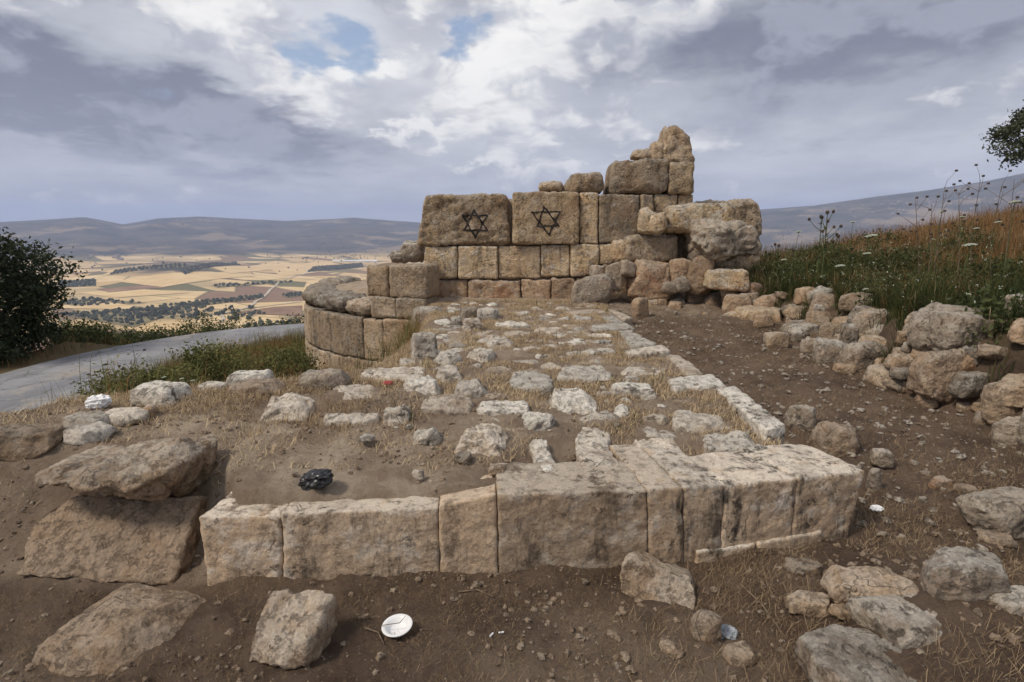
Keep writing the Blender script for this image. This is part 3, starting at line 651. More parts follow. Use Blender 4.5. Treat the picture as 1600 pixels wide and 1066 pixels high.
starA = ash('ashlar_block', (649, 303, 798, 385), WY, rr=0.07, amp=0.045, skew=(14, 0, -4, 0))
starB = ash('ashlar_block', (800, 299, 906, 383), WY - 0.04, amp=0.022, rr=0.045)
for b_, m_ in [((906, 300, 936, 382), M_ASH), ((936, 303, 1001, 381), M_TOWER), ((1001, 303, 1022, 345), M_ASH)]: ash('ashlar_block', b_, WY, m_, amp=0.022)
for b_ in [(662, 385, 715, 437), (715, 384, 778, 437), (778, 384, 845, 436), (845, 382, 891, 434), (891, 381, 937, 434), (936, 381, 960, 414)]: ash('ashlar_block', b_, WY + 0.02, amp=0.018)
for b_ in [(663, 437, 731, 486), (731, 437, 814, 484), (814, 436, 861, 482), (861, 434, 900, 480), (900, 434, 945, 480), (940, 412, 985, 478)]: ash('ashlar_block', b_, WY + 0.06, amp=0.035, mat=M_ORANGE)
ash('ashlar_block', (952, 246, 1046, 304), WY + 0.05, M_TOWER, rr=0.06, amp=0.04, thick=0.95, chops=1, skew=(8, 4, 0, 0))
ash('ashlar_block', (1044, 252, 1085, 305), WY + 0.05, M_ASH, rr=0.06, amp=0.04, thick=0.9)
ash('ashlar_block', (1022, 303, 1060, 345), WY + 0.10, M_ASH, amp=0.03)
ash('ashlar_block', (1060, 303, 1085, 345), WY + 0.10, M_ASH, amp=0.03)
ash('ashlar_block', (1000, 340, 1088, 420), WY + 0.35, M_ORANGE, amp=0.05, thick=0.8)
ash('capping_stone', (1034, 195, 1087, 256), WY + 0.12, M_TOWER, rr=0.05, sph=0.0, amp=0.05, thick=0.7, chops=3, skew=(6, 0, -8, 8))
ash('capping_stone', (1016, 216, 1040, 252), WY + 0.10, M_TOWER, rr=0.05, sph=0.1, amp=0.04, thick=0.5, chops=3, skew=(8, 0, 0, 0))
ash('capping_stone', (989, 232, 1030, 251), WY + 0.2, M_TOWER, rr=0.1, sph=0.2, amp=0.05, thick=0.5)
ash('capping_stone', (842, 281, 882, 302), WY + 0.15, M_TOWER, rr=0.12, sph=0.3, amp=0.05, thick=0.5)
ash('capping_stone', (866, 265, 949, 303), WY + 0.15, M_TOWER, rr=0.10, sph=0.2, amp=0.035, thick=0.6, chops=4, skew=(16, 8, -4, 0))
ash('ashlar_block', (1090, 309, 1195, 375), WY + 0.7, M_TOWER, rr=0.12, amp=0.06, thick=0.9, skew=(0, 4, -6, 2))
ash('ashlar_block', (1092, 372, 1192, 440), WY + 0.85, M_TOWER, rr=0.08, amp=0.06, thick=0.9)
ash('ashlar_block', (977, 366, 1062, 412), WY - 0.35, M_ASH, rr=0.07, amp=0.035, thick=0.7, skew=(4, 2, 0, 0))
ash('ashlar_block', (957, 374, 984, 411), WY - 0.25, M_ASH, rr=0.10, amp=0.04, thick=0.5)
# rubble core that shows in the joints
def core_box(x0, x1, y0, y1, z0, z1, parent):
    V, F = stone(boxc((x0 + x1) / 2, (y0 + y1) / 2, z0, z1, x1 - x0, y1 - y0), 0.05, 0, 0.04, nseed(), 0.12); add('rubble_core', V, F, M_BROWN, parent)
pL, pR = ony(668, 400, WY), ony(1082, 400, WY)
core_box(pL[0], pR[0] - 0.1, WY + 0.16, WY + 1.0, -0.4, ony(800, 310, WY)[2], wall)
# the two painted six-pointed stars
def paint_star(block, tris, hw=1.35):
    off = np.array(block.location) + WLOC[wall]
    bv = BVHTree.FromPolygons([tuple(np.array(v.co) + off) for v in block.data.vertices], [tuple(p.vertices) for p in block.data.polygons])
    V, F = [], []
    r = np.random.default_rng(nseed())
    for tri in tris:
        for k in range(3):
            a, b = np.array(tri[k], float), np.array(tri[(k + 1) % 3], float); d = (b - a) / np.linalg.norm(b - a); n = np.array([-d[1], d[0]])
            a = a - d * 1.2; b = b + d * 1.2; m = 26; base = len(V)
            for i in range(m + 1):
                c = a + (b - a) * i / m; ww = hw * (0.7 + 0.5 * r.random()); c = c + n * 0.5 * math.sin(i * 0.5 + k * 2 + a[0])
                for s in (-1, 0, 1):
                    dr = ray(*(c + n * s * ww)); hit = bv.ray_cast(Vector(CP), Vector(dr).normalized())
                    p = np.array(hit[0]) if hit[0] is not None else ony(*(c + n * s * ww), WY)
                    V.append(p + np.array([0, -0.007 - 0.002 * k, 0]))
            for i in range(m):
                for s in (0, 1):
                    q = base + i * 3 + s; F.append((q, q + 1, q + 4, q + 3))
    o = add('painted_star', V, np.array(F), M_PAINT, block, loc=np.mean(V, 0)); return o
WLOC[starA] = WLOC[starA]
s1 = paint_star(starA, [[(741, 329), (725, 360), (761, 360)], [(723.5, 337), (761, 337), (742.5, 371.5)]])
s1['label'] = 'six-pointed star outlined in black spray paint'
s2 = paint_star(starB, [[(850, 323), (840, 354), (873, 353)], [(831, 332), (875, 331), (858, 367)]], 1.2)
s2['label'] = 'six-pointed star outlined in black spray paint, slightly squashed'

# --- the round tower stump on the left
TC = np.array([-0.69, 13.6]); TR_ = 4.0
tower = empty('round_tower', (TC[0] - 2.2, TC[1] - 3.2, -1.2), 'stump of a round tower with curved ashlar facing, left of the painted wall', 'tower')
def azim(u): # angle on the ring where the pixel column u meets the front of the cylinder
    d = ray(u, 500)[:2]; d = d / np.linalg.norm(d); bq = d @ TC; disc = bq * bq - (TC @ TC - TR_ ** 2)
    t = bq - math.sqrt(max(disc, 0)); p = d * t - TC; return math.atan2(p[0], -p[1])
def ring(a0, a1, z0, z1, R, thick, mat, amp=0.02, rr=0.03, name='curved_block', sph=0.0):
    nseg = max(2, int(abs(a1 - a0) * R / 0.35))
    e = 0.0
    def pt(a, rad, z): return np.array([TC[0] + rad * math.sin(a), TC[1] - rad * math.cos(a), z])
    a0 += e; a1 -= e; am = (a0 + a1) / 2
    C8 = np.array([(-1, -1, -1), (1, -1, -1), (1, 1, -1), (-1, 1, -1), (-1, -1, 1), (1, -1, 1), (1, 1, 1), (-1, 1, 1)], float)
    L, Hh = (a1 - a0) * R, z1 - z0; half = np.array([L, thick, Hh]) / 2
    V, F = stone(C8 * half, rr, sph, amp, nseed(), 0.045, 0, freq=3.0, endk=0.9, wobk=0.5)
    a = am + V[:, 0] / R; rad = R - thick / 2 - V[:, 1]; zz = (z0 + z1) / 2 + V[:, 2]
    W = np.stack([TC[0] + rad * np.sin(a), TC[1] - rad * np.cos(a), zz], 1)
    return add(name, W, F, mat, tower)
aL = -1.95
def zt(u, v):
    a = azim(u); return ony(u, v, TC[1] - TR_ * math.cos(a))[2]
e1 = [aL, azim(484), azim(566), azim(597), azim(652), azim(720)]
for i in range(len(e1) - 1): ring(e1[i], e1[i + 1], -0.62, 0.12 + 0.02 * (i % 2), TR_, 0.7, M_TOWER if i != 3 else M_ORANGE, 0.022, rr=0.014)
e2 = [aL, -1.5, azim(486), azim(505), azim(528), azim(560), azim(610), azim(660)]
for i in range(len(e2) - 1): ring(e2[i], e2[i + 1], -1.45, -0.63, TR_ + 0.02, 0.7, M_TOWER, 0.022, rr=0.014)
e3 = [aL, -1.6, azim(492), azim(536), azim(578), azim(617), azim(664)]
for i in range(len(e3) - 1):
    w = i < 4
    ring(e3[i], e3[i + 1], 0.15, 0.47 + (0.05, 0, 0.02, -0.02, 0.05, 0.05)[i], TR_ + (0.0 if w else -0.03), 0.7, M_GREY if w else M_TOWER, 0.06 if w else 0.03, rr=0.14 if w else 0.03, sph=0.15 if w else 0)
e4 = [azim(566), azim(602), azim(666)]
for i in range(2): ring(e4[i], e4[i + 1], 0.49, 1.07, TR_ - 0.12, 0.7, M_TOWER, 0.03, rr=0.06)
th = np.linspace(0, 2 * math.pi, 48, endpoint=False); rc = TR_ - 0.6
V = [(TC[0] + rc * math.sin(t), TC[1] - rc * math.cos(t), z) for z in (-1.6, 0.42) for t in th] + [(TC[0], TC[1], 0.62)]
F4 = np.array([(i, (i + 1) % 48, 48 + (i + 1) % 48, 48 + i) for i in range(48)]); F3 = np.array([(48 + i, 48 + (i + 1) % 48, 96) for i in range(48)])
add('earth_core', V, [F4, F3], M_BROWN, tower)
for b_ in [(623, 378, 662, 411), (606, 392, 640, 411)]: ash('loose_top_stone', b_, 11.3, M_GREY, rr=0.1, sph=0.2, amp=0.06, thick=0.5, parent=tower)

# --- loose stones round the wall and platform, each a thing of its own
LOOSE = [  # box, material, options, label
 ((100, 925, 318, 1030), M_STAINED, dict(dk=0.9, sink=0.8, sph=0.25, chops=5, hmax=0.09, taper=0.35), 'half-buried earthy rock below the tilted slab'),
 ((1078, 958, 1124, 1013), M_BROWN, dict(dk=0.8), 'upright brown stone beside the grey plastic scrap'),
 ((1126, 1008, 1178, 1045), M_BROWN, dict(dk=0.9), 'lumpy pale stone just below the grey plastic scrap'),
 ((1028, 1002, 1056, 1026), M_BROWN, dict(dk=0.9), 'small round stone left of the upright brown stone'),
 ((1003, 945, 1027, 963), M_BROWN, dict(dk=0.9), 'small stone at the foot of the wedge-shaped block'),
 ((1226, 871, 1282, 905), M_BROWN, dict(dk=0.8), 'brown stone close below the right end of the platform face'),
 ((1229, 926, 1300, 964), M_BROWN, dict(dk=0.6), 'oblong reddish brown stone left of the flat tan stone'),
 ((1298, 944, 1330, 969), M_BROWN, dict(dk=0.8), 'small brown stone touching the oblong reddish one'),
 ((1293, 888, 1425, 948), M_BROWN, dict(dk=0.55, sph=0.05, rr=0.03, chops=4, yaw=-0.2), 'flat angular tan stone on the litter right of the platform'),
 ((1443, 859, 1555, 938), M_GREY, dict(dk=0.6, sph=0.15, chops=4), 'pale angular stone up the slope from the flat tan stone'),
 ((1341, 926, 1466, 1005), M_GREY, dict(dk=0.9, sink=0.5, sph=0.25, chops=3), 'pale lichened stone half set into the lower right bank'),
 ((1250, 990, 1415, 1095), M_GREY, dict(dk=0.9, sink=0.5, sph=0.2, chops=3), 'large pale stone cut by the bottom edge of the picture'),
 ((1501, 759, 1625, 838), M_GREY, dict(dk=0.6, sph=0.25, chops=4), 'dark grey boulder at the right edge above the pale stones'),
 ((1547, 918, 1625, 958), M_GREY, dict(dk=0.7), 'grey stone at the right edge below the dark boulder'),
 ((1530, 831, 1577, 852), M_BROWN, dict(dk=0.8), 'small tan stone tucked under the dark grey boulder'),
 ((1486, 754, 1521, 775), M_BROWN, dict(dk=0.8), 'small rounded stone left of the dark grey boulder'),
 ((1454, 744, 1483, 768), M_ORANGE, dict(dk=0.8), 'small orange-tinged stone in the trench'),
 ((1354, 732, 1373, 770), M_GREY, dict(dk=0.8), 'stone wedged behind the right corner of the platform'),
 ((1229, 631, 1270, 672), M_GREY, dict(dk=0.8), 'rough grey stone just outside the long kerb stone'),
 ((1272, 657, 1330, 708), M_BROWN, dict(dk=0.9, sink=0.4), 'sunken stone between the long kerb stone and the platform corner'),
 ((1361, 700, 1391, 729), M_GREY, dict(dk=0.8), 'little grey stone in the trench beyond the platform corner'),
 ((893, 432, 956, 476), M_GREY, dict(base=None, dk=0.6, sph=0.2, chops=4, tilt=(0.25, 0)), 'grey boulder leaning at the foot of the painted wall'),
 ((645, 480, 695, 521), M_GREY, dict(base=(8.7,), dk=0.8, sph=0.4, sink=0.1), 'round grey boulder where tower and platform meet'),
 ((644, 520, 683, 562), M_PAVE, dict(dk=0.7, sph=0.0, rr=0.03, chops=1), 'pale squared block below the round grey boulder'),
 ((471, 575, 548, 611), M_GREY, dict(dk=0.7, sph=0.45, chops=3), 'rounded grey boulder on the left rim of the platform'),
 ((363, 578, 422, 605), M_PAVE, dict(dk=0.8, sph=0.0, rr=0.03, chops=2), 'pale squared block on the rim beside the rounded grey boulder'),
 ((360, 602, 440, 624), M_BROWN, dict(dk=0.8, sink=0.4), 'low earthy stone in front of the pale rim block'),
 ((310, 597, 353, 613), M_PAVE, dict(dk=0.8, sink=0.4), 'low pale stone among the weeds on the rim'),
 ((215, 595, 292, 636), M_PAVE, dict(dk=0.7, sph=0.05, chops=3, rr=0.04), 'long pale slab sloping beside the white flowers'),
 ((106, 640, 172, 674), M_PAVE, dict(dk=0.9, sink=0.4), 'flat pale stone near the white bag by the road'),
 ((165, 637, 228, 664), M_PAVE, dict(dk=0.9, sink=0.3), 'flat stone right of the one near the white bag'),
 ((227, 631, 244, 651), M_ORANGE, dict(dk=0.8), 'small reddish stone end-on beside the flat rim stones'),
 ((110, 660, 172, 688), M_PAVE, dict(dk=0.9, sink=0.5), 'whitish stone behind the long tan boulder'),
 ((-20, 682, 98, 708), M_BROWN, dict(dk=0.6, sink=0.5), 'low broad stone at the left edge near the road'),
 ((726, 655, 745, 682), M_GREY, dict(base=(4.05,), dk=0.8, sink=0.02), 'dark fist-sized stone sitting on a large paving stone'),
 ((744, 664, 762, 683), M_PAVE, dict(base=(3.98,), dk=0.8, sink=0.02), 'pale fist-sized stone sitting on a large paving stone'),
 ((563, 678, 585, 691), M_PAVE, dict(dk=0.9), 'small pale stone alone on bare soil left of the paving'),
 ((645, 733, 663, 750), M_PAVE, dict(dk=0.8), 'small pale stone behind the narrow facing block'),
 ((709, 706, 738, 723), M_GREY, dict(dk=0.9), 'small grey stone in front of the stone-topped paving slab'),
 ((763, 725, 789, 743), M_BROWN, dict(dk=0.9), 'small brown stone behind the joint of the facing blocks'),
 ((718, 480, 748, 498), M_GREY, dict(dk=0.7), 'dark stone in the row under the painted wall'),
 ((704, 494, 722, 508), M_PAVE, dict(dk=0.8), 'small whitish stone right of the round grey boulder'),
 ((746, 481, 778, 501), M_PAVE, dict(dk=0.8), 'pale stone in the row under the painted wall'),
 ((723, 497, 751, 517), M_PAVE, dict(dk=0.8), 'mossy pale stone above the long ridge of rock'),
 ((1034, 322, 1144, 366), M_ASH, dict(base=(10.0,), dk=0.6, sph=0.25, chops=2, sink=0.02), 'long rounded block lying below the jagged peak'),
 ((997, 327, 1027, 366), M_ASH, dict(base=(10.05,), dk=0.8, sph=0.4, sink=0.02), 'small upright stone under the jagged peak'),
 ((1013, 331, 1042, 366), M_ASH, dict(base=(9.9,), dk=0.8, sph=0.5, sink=0.02), 'rounded stone left of the long rounded block'),
 ((1062, 345, 1172, 408), M_GREY, dict(base=(9.6,), dk=0.8, sph=0.4, chops=4, amp=0.085, sink=0.02), 'big pitted grey boulder perched on the rubble'),
 ((979, 411, 1046, 464), M_ORANGE, dict(base=(9.9,), dk=0.6, sph=0.3, chops=3, amp=0.04), 'orange-stained rock under the squared block'),
 ((1042, 406, 1084, 446), M_ORANGE, dict(base=(9.9,), dk=0.7, sph=0.3, chops=3), 'orange rock directly below the pitted boulder'),
 ((1074, 402, 1112, 458), M_ORANGE, dict(base=(9.7,), dk=0.7, sph=0.3, chops=3), 'tall orange rock left of the jutting slab'),
 ((1102, 421, 1162, 455), M_ASH, dict(base=(9.3,), dk=0.8, sph=0.0, rr=0.04, chops=2, sink=0.02), 'tan squared slab jutting out over the grass'),
 ((944, 411, 974, 451), M_GREY, dict(base=(10.0,), dk=0.7), 'grey stone filling the gap below the squared block'),
 ((966, 407, 992, 430), M_GREY, dict(base=(9.95,), dk=0.8), 'small grey stone under the squared block'),
 ((921, 415, 946, 434), M_GREY, dict(base=(10.1,), dk=0.8), 'small stone above the leaning grey boulder'),
 ((985, 466, 1015, 498), M_ORANGE, dict(dk=0.5, yaw=0.7), 'tan stone fallen on the dirt below the orange rock'),
 ((989, 458, 1018, 474), M_BROWN, dict(dk=0.8), 'brown stone behind the fallen tan stone'),
 ((1052, 433, 1076, 454), M_GREY, dict(base=(9.6,), dk=0.8), 'small grey stone between the orange rocks'),
 ((1034, 440, 1056, 458), M_BROWN, dict(base=(9.6,), dk=0.8), 'small brown stone at the foot of the orange rocks'),
]
for b_, mt, kw, lab in LOOSE: rock('boulder' if (b_[2] - b_[0]) > 55 else 'stone', b_, mt, label=lab, cat='boulder' if (b_[2] - b_[0]) > 55 else 'stone', **kw)
def hero(bot, top, mat, label, rr, amp, chops, name='boulder', wobk=1.6, sph=0.0):
    C8 = np.array([onz(u, v, z) if w is None else ony(u, v, w) for u, v, z, w in bot + top]); V, F = stone(C8, rr, sph, amp, nseed(), 0.014, chops, freq=4.5, nmax=80, wobk=wobk)
    foot(C8); return tag(add(name, V, F, mat), label, name)
hero([(380, 1036, 0.0, None), (480, 1060, 0.0, None), (532, 985, -0.03, None), (396, 985, -0.03, None)], [(378, 992, 0.08, None), (476, 1006, 0.12, None), (529, 922, 0.20, None), (424, 908, 0.19, None)], M_BROWN, 'squat brown rock on the soil in front of the platform corner', 0.02, 0.016, 2, wobk=0.8)
hero([(966, 938, 0.0, None), (1090, 962, 0.0, None), (1096, 930, -0.02, None), (975, 915, -0.02, None)], [(972, 868, None, front_at(970)[1] - 0.22), (1091, 905, None, front_at(1080)[1] - 0.24), (1078, 890, None, front_at(1080)[1] - 0.05), (1000, 856, None, front_at(970)[1] - 0.03)], M_BROWN, 'wedge-shaped tan block on the soil against the platform front', 0.014, 0.014, 1, 'block')
hero([(30, 758, None, 2.62), (250, 790, None, 2.60), (348, 770, None, 3.15), (100, 730, None, 3.2)], [(48, 738, None, 2.68), (270, 712, None, 2.66), (352, 672, None, 3.2), (150, 690, None, 3.3)], M_BROWN, 'long tan boulder lying on top of the tilted slab', 0.05, 0.024, 4, sph=0.12)
# the tilted slab under the long boulder
yb = 2.62
q = [ony(62, 772, yb + 0.22), ony(312, 776, yb + 0.22), ony(268, 922, yb - 0.12), ony(18, 902, yb - 0.12)]
dn = np.array([0.0, 0.20, -0.08])
C8 = np.array([q[3], q[2], q[2] + dn, q[3] + dn, q[0], q[1], q[1] + dn, q[0] + dn])
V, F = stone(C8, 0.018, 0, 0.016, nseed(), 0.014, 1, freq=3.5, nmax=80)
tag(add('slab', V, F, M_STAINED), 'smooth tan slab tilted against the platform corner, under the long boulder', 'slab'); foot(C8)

# --- rubble bank wall on the right
rub = empty('rubble_wall', (3.7, 5.2, 0.2), 'collapsed dry-stone rubble wall holding back the weedy bank', 'rubble wall')
for b_, mt, kw in [
 ((1425, 477, 1525, 543), M_GREY, dict(base=(5.15,), dk=0.6, sph=0.3)), ((1455, 487, 1555, 550), M_GREY, dict(base=(4.9,), dk=0.6, sph=0.3)),
 ((1421, 538, 1537, 630), M_ORANGE, dict(dk=0.5, sph=0.25, chops=5)), ((1483, 581, 1541, 618), M_GREY, dict(base=(4.62,), dk=0.5)),
 ((1460, 547, 1498, 570), M_GREY, dict(base=(4.85,), dk=0.8)), ((1538, 590, 1612, 660), M_BROWN, dict(dk=0.6)), ((1555, 578, 1600, 602), M_GREY, dict(base=(4.55,), dk=0.8)),
 ((1570, 456, 1625, 502), M_GREY, dict(base=(5.0,), dk=0.6)), ((1545, 497, 1622, 546), M_BROWN, dict(base=(4.9,), dk=0.6)), ((1313, 533, 1389, 582), M_GREY, dict(dk=0.6, sph=0.25)),
 ((1356, 504, 1408, 534), M_GREY, dict(base=(6.3,), dk=0.7)), ((1312, 506, 1337, 548), M_GREY, dict(base=(6.3,), dk=0.8)), ((1272, 526, 1318, 570), M_GREY, dict(dk=0.7)),
 ((1252, 527, 1283, 552), M_GREY, dict(dk=0.7)), ((1224, 504, 1282, 525), M_GREY, dict(dk=0.8)), ((1194, 518, 1231, 543), M_BROWN, dict(dk=0.7)), ((1300, 567, 1333, 586), M_BROWN, dict(dk=0.7)),
 ((1386, 552, 1430, 576), M_BROWN, dict(base=(5.3,), dk=0.7)), ((1392, 572, 1430, 592), M_GREY, dict(base=(5.2,), dk=0.7)), ((1384, 588, 1428, 612), M_BROWN, dict(dk=0.7)),
 ((1374, 576, 1398, 600), M_GREY, dict(dk=0.7)), ((1149, 479, 1219, 502), M_ASH, dict(dk=0.9)), ((1128, 460, 1172, 490), M_BROWN, dict(dk=0.7)), ((1150, 458, 1180, 481), M_ASH, dict(base=(9.2,), dk=0.7)),
 ((1400, 515, 1428, 537), M_BROWN, dict(base=(5.6,), dk=0.7)), ((1410, 533, 1432, 552), M_GREY, dict(base=(5.4,), dk=0.7)), ((1495, 627, 1521, 645), M_BROWN, dict(dk=0.7)), ((1519, 629, 1545, 647), M_BROWN, dict(dk=0.7)),
 ((1532, 568, 1560, 592), M_BROWN, dict(base=(4.7,), dk=0.7)), ((1585, 536, 1615, 573), M_GREY, dict(base=(4.7,), dk=0.7)), ((1582, 649, 1615, 673), M_GREY, dict(dk=0.7)), ((1520, 545, 1562, 572), M_BROWN, dict(base=(4.85,), dk=0.7)),
 ((1336, 520, 1360, 540), M_BROWN, dict(base=(6.4,), dk=0.7)), ((1492, 552, 1524, 580), M_ORANGE, dict(base=(4.8,), dk=0.7)), ((1072, 454, 1100, 474), M_BROWN, dict(dk=0.7)), ((1100, 458, 1130, 478), M_ORANGE, dict(dk=0.7)),
 ((1124, 440, 1150, 462), M_ASH, dict(base=(9.4,), dk=0.7)), ((1090, 448, 1112, 462), M_ASH, dict(dk=0.7)), ((1176, 492, 1206, 512), M_BROWN, dict(dk=0.7)), ((1236, 520, 1258, 536), M_GREY, dict(dk=0.7))]:
    rock('rubble_stone', b_, mt, rub, **kw)

r = np.random.default_rng(911)
for i in range(95):                                        # smaller stones packed between and over the big ones
    y = r.uniform(3.3, 9.4); xb_ = np.interp(y, RB[:, 0], RB[:, 1]); lift = r.random(); x = xb_ + 0.02 + 0.36 * lift + r.normal() * 0.05
    w = r.uniform(0.12, 0.42); d = w * r.uniform(0.6, 1.0); h_ = w * r.uniform(0.45, 0.8); z = float(H(x, y)[0])
    C8 = boxc(x, y, z - h_ * 0.35, z + h_ * 0.65, w, d, r.uniform(-1, 1), 0.15, (r.normal() * 0.12, r.normal() * 0.12))
    V, F = stone(C8, 0.16 * h_, 0.2, 0.05 * h_, nseed(), max(0.016, 0.0045 * y), 5, wobk=2.2); add('rubble_stone', V, F, (M_GREY, M_BROWN, M_BROWN, M_ORANGE)[i % 4], rub); foot(C8)
for i in range(45):                                        # spill of stones below the end of the ashlar wall
    u = r.uniform(955, 1180); v = r.uniform(438, 492) + max(0, (u - 1100) * 0.12); p = G(u, v); w = r.uniform(0.08, 0.28)
    C8 = boxc(p[0], p[1], p[2] - w * 0.25, p[2] + w * 0.4, w, w * r.uniform(0.6, 1), r.uniform(-1, 1), 0.15, (r.normal() * 0.15, r.normal() * 0.15))
    V, F = stone(C8, 0.1 * w, 0.2, 0.03 * w, nseed(), 0.03, 5, wobk=2.2); add('rubble_stone', V, F, (M_GREY, M_ASH, M_BROWN, M_ORANGE)[i % 4], rub); foot(C8)

# ------------------------------------------------------------------ grasses, straw, pebbles
def blades(P, hgt, width, lean, tint, r, curl=0.5):
    n = len(P); az = r.uniform(0, 2 * math.pi, n); sa, ca = np.sin(az), np.cos(az)
    dirh = np.stack([sa, ca, np.zeros(n)], 1); side = np.stack([ca, -sa, np.zeros(n)], 1)
    up = np.array([0, 0, 1.0])
    def at(t):
        ln = lean * t + curl * lean * t * t
        return P + (dirh * np.sin(ln)[:, None] + up * np.cos(ln)[:, None]) * (hgt * t)[:, None]
    w = (width / 2)[:, None]
    m = at(0.55); t = at(1.0)
    V = np.stack([P - side * w, P + side * w, m + side * w * 0.8, m - side * w * 0.8, t], 1).reshape(-1, 3)
    b = np.arange(n)[:, None] * 5
    return V, [b + np.array([[0, 1, 2, 3]]), b + np.array([[3, 2, 4]])], np.repeat(tint, 5)
def scatter_blades(name, n, xr, yr, mask, mat, hr, wr, lr, label, cat, seed, tint=(0, 1), clump=0.0):
    r = np.random.default_rng(seed); x = r.uniform(*xr, n); y = r.uniform(*yr, n)
    q = np.stack([x, y, 0 * x], 1); keep = mask(x, y, q, r)
    x, y = x[keep], y[keep]; k = len(x); z = H(x, y)
    hg = r.uniform(*hr, k) * (1 + clump * np.clip(fbm(np.stack([x, y, 0 * x], 1) * 1.4 + seed, 2), -0.6, 0.9))
    V, F, t = blades(np.stack([x, y, z], 1), hg, r.uniform(*wr, k), r.uniform(*lr, k), np.clip(r.uniform(*tint, k) + 0.35 * fbm(np.stack([x, y, 0 * x], 1) * 0.9 + 5, 2), 0, 1), r)
    o = add(name, V, F, mat, loc=(x.mean(), y.mean(), z.min()), tint=t, smooth=False); tag(o, label, cat); kind(o, 'stuff'); return o
def m_plat(dens):
    def f(x, y, q, r):
        yf = np.interp(x, FRONT[:, 0], FRONT[:, 1]); xk = np.interp(y, KERB[:, 1], KERB[:, 0]); xl = np.interp(y, XL[:, 0], XL[:, 1])
        bare = (1 - sstep(y + 0.9 * x, 3.2, 4.4)) * (1 - sstep(y, 4.0, 4.7))
        p = dens * sstep(fbm(q * 1.7 + 11, 3), -0.35, 0.25) * (1 - 0.72 * bare)
        return (y > yf + 0.3) & (x < xk + 0.05) & (x > xl - 0.1) & (r.random(len(x)) < p) & ~on_stone(x, y, 0.92)
    return f
scatter_blades('straw', 300000, (-3.8, 2.1), (2.9, 10.4), m_plat(0.95), M_STRAW, (0.03, 0.11), (0.0015, 0.0035), (0.8, 1.6), 'dry straw and dead grass matted between the paving stones', 'straw', 21)
scatter_blades('grass_tufts', 16000, (-3.6, 2.0), (3.4, 10.4), lambda x, y, q, r: m_plat(1.0)(x, y, q, r) & (fbm(q * 2.3 + 40, 2) > 0.22), M_GRASS, (0.05, 0.15), (0.003, 0.006), (0.2, 0.9), 'short green tufts between the paving stones', 'grass', 22, tint=(0.2, 1))
scatter_blades('rim_straw', 60000, (-5.0, -1.0), (3.2, 6.2), lambda x, y, q, r: (y > np.interp(x, FRONT[:, 0], FRONT[:, 1]) + 0.9) & (y > 3.9 - 0.25 * (x + 3)) & (fbm(q * 1.6 + 81, 3) > -0.15) & ~on_stone(x, y, 0.92), M_STRAW, (0.04, 0.13), (0.0014, 0.003), (0.5, 1.5), 'brownish dry grass on the left rim between platform and road', 'straw', 32, tint=(0, 0.75))
def m_trench(x, y, q, r):
    yf = np.interp(x, FRONT[:, 0], FRONT[:, 1], right=2.9); xk = np.interp(y, KERB[:, 1], KERB[:, 0], left=1.9); xb = np.interp(y, RB[:, 0], RB[:, 1])
    a = (x > np.where(y > 2.8, xk + 0.05, 0.35)) & (x < xb + 0.2) & ((y > 2.8) | (y < yf - 0.02))
    p = np.where(y < 3.6, 0.95, 0.45) * sstep(fbm(q * 1.5 + 61, 3), -0.35, 0.2) * sstep(x, 0.3, 0.9)
    return a & (r.random(len(x)) < p) & ~on_stone(x, y, 0.85)
scatter_blades('trench_straw', 110000, (0.3, 4.0), (1.3, 9.5), m_trench, M_BROWNSTRAW, (0.03, 0.13), (0.0010, 0.0022), (1.15, 1.66), 'brown dead stems littering the soil right of the platform', 'straw', 23, tint=(0, 0.75))
scatter_blades('soil_litter', 36000, (-3.2, 1.2), (1.2, 2.7), lambda x, y, q, r: (y < np.interp(x, FRONT[:, 0], FRONT[:, 1])) & (fbm(q * 2 + 5, 2) > -0.1) & ~on_stone(x, y), M_BROWNSTRAW, (0.015, 0.06), (0.0008, 0.0016), (1.35, 1.66), 'thin dry stems scattered on the bare foreground soil', 'straw', 24, tint=(0, 0.6))
def m_bank(x, y, q, r):
    xb = np.interp(y, RB[:, 0], RB[:, 1]); return (x > xb + 0.28) & (x < 1.05 * y + 1.5) & (r.random(len(x)) < sstep(fbm(q * 0.8 + 71, 2), -0.6, 0.1)) & ~on_stone(x, y, 0.8)
isrust = lambda q: fbm(q * np.array([0.55, 0.55, 0]) + 90, 2) + 0.12 * (q[:, 0] - 5.2)
scatter_blades('bank_grass', 130000, (3.2, 13), (3.4, 14.5), lambda x, y, q, r: m_bank(x, y, q, r) & (isrust(q) < 0.02 + r.normal(0, 0.12, len(x))), M_GRASS, (0.14, 0.42), (0.004, 0.009), (0.1, 0.8), 'thick green grass and weeds on the bank behind the rubble wall', 'grass', 25, clump=0.5, tint=(0, 0.7))
scatter_blades('rusty_bank_grass', 60000, (3.2, 13), (3.4, 14.5), lambda x, y, q, r: m_bank(x, y, q, r) & (isrust(q) > -0.10 + r.normal(0, 0.12, len(x))), M_RUST, (0.16, 0.44), (0.003, 0.007), (0.1, 0.7), 'rust-brown dried grass on the upper bank', 'grass', 26, clump=0.5)
scatter_blades('tangled_stems', 26000, (3.4, 12), (3.8, 13.5), lambda x, y, q, r: m_bank(x, y, q, r) & (fbm(q * 1.1 + 140, 2) > -0.05), M_STRAW, (0.22, 0.55), (0.0015, 0.0035), (0.3, 1.25), 'pale bent dry stems tangled through the bank grass', 'dry stems', 33, clump=0.5, tint=(0, 0.7))
def m_edge(x, y, q, r):
    xb = np.interp(y, RB[:, 0], RB[:, 1]); e = x - xb; return (e > 0.06) & (e < 2.6) & (r.random(len(x)) < 0.9) & ~on_stone(x, y, 0.75)
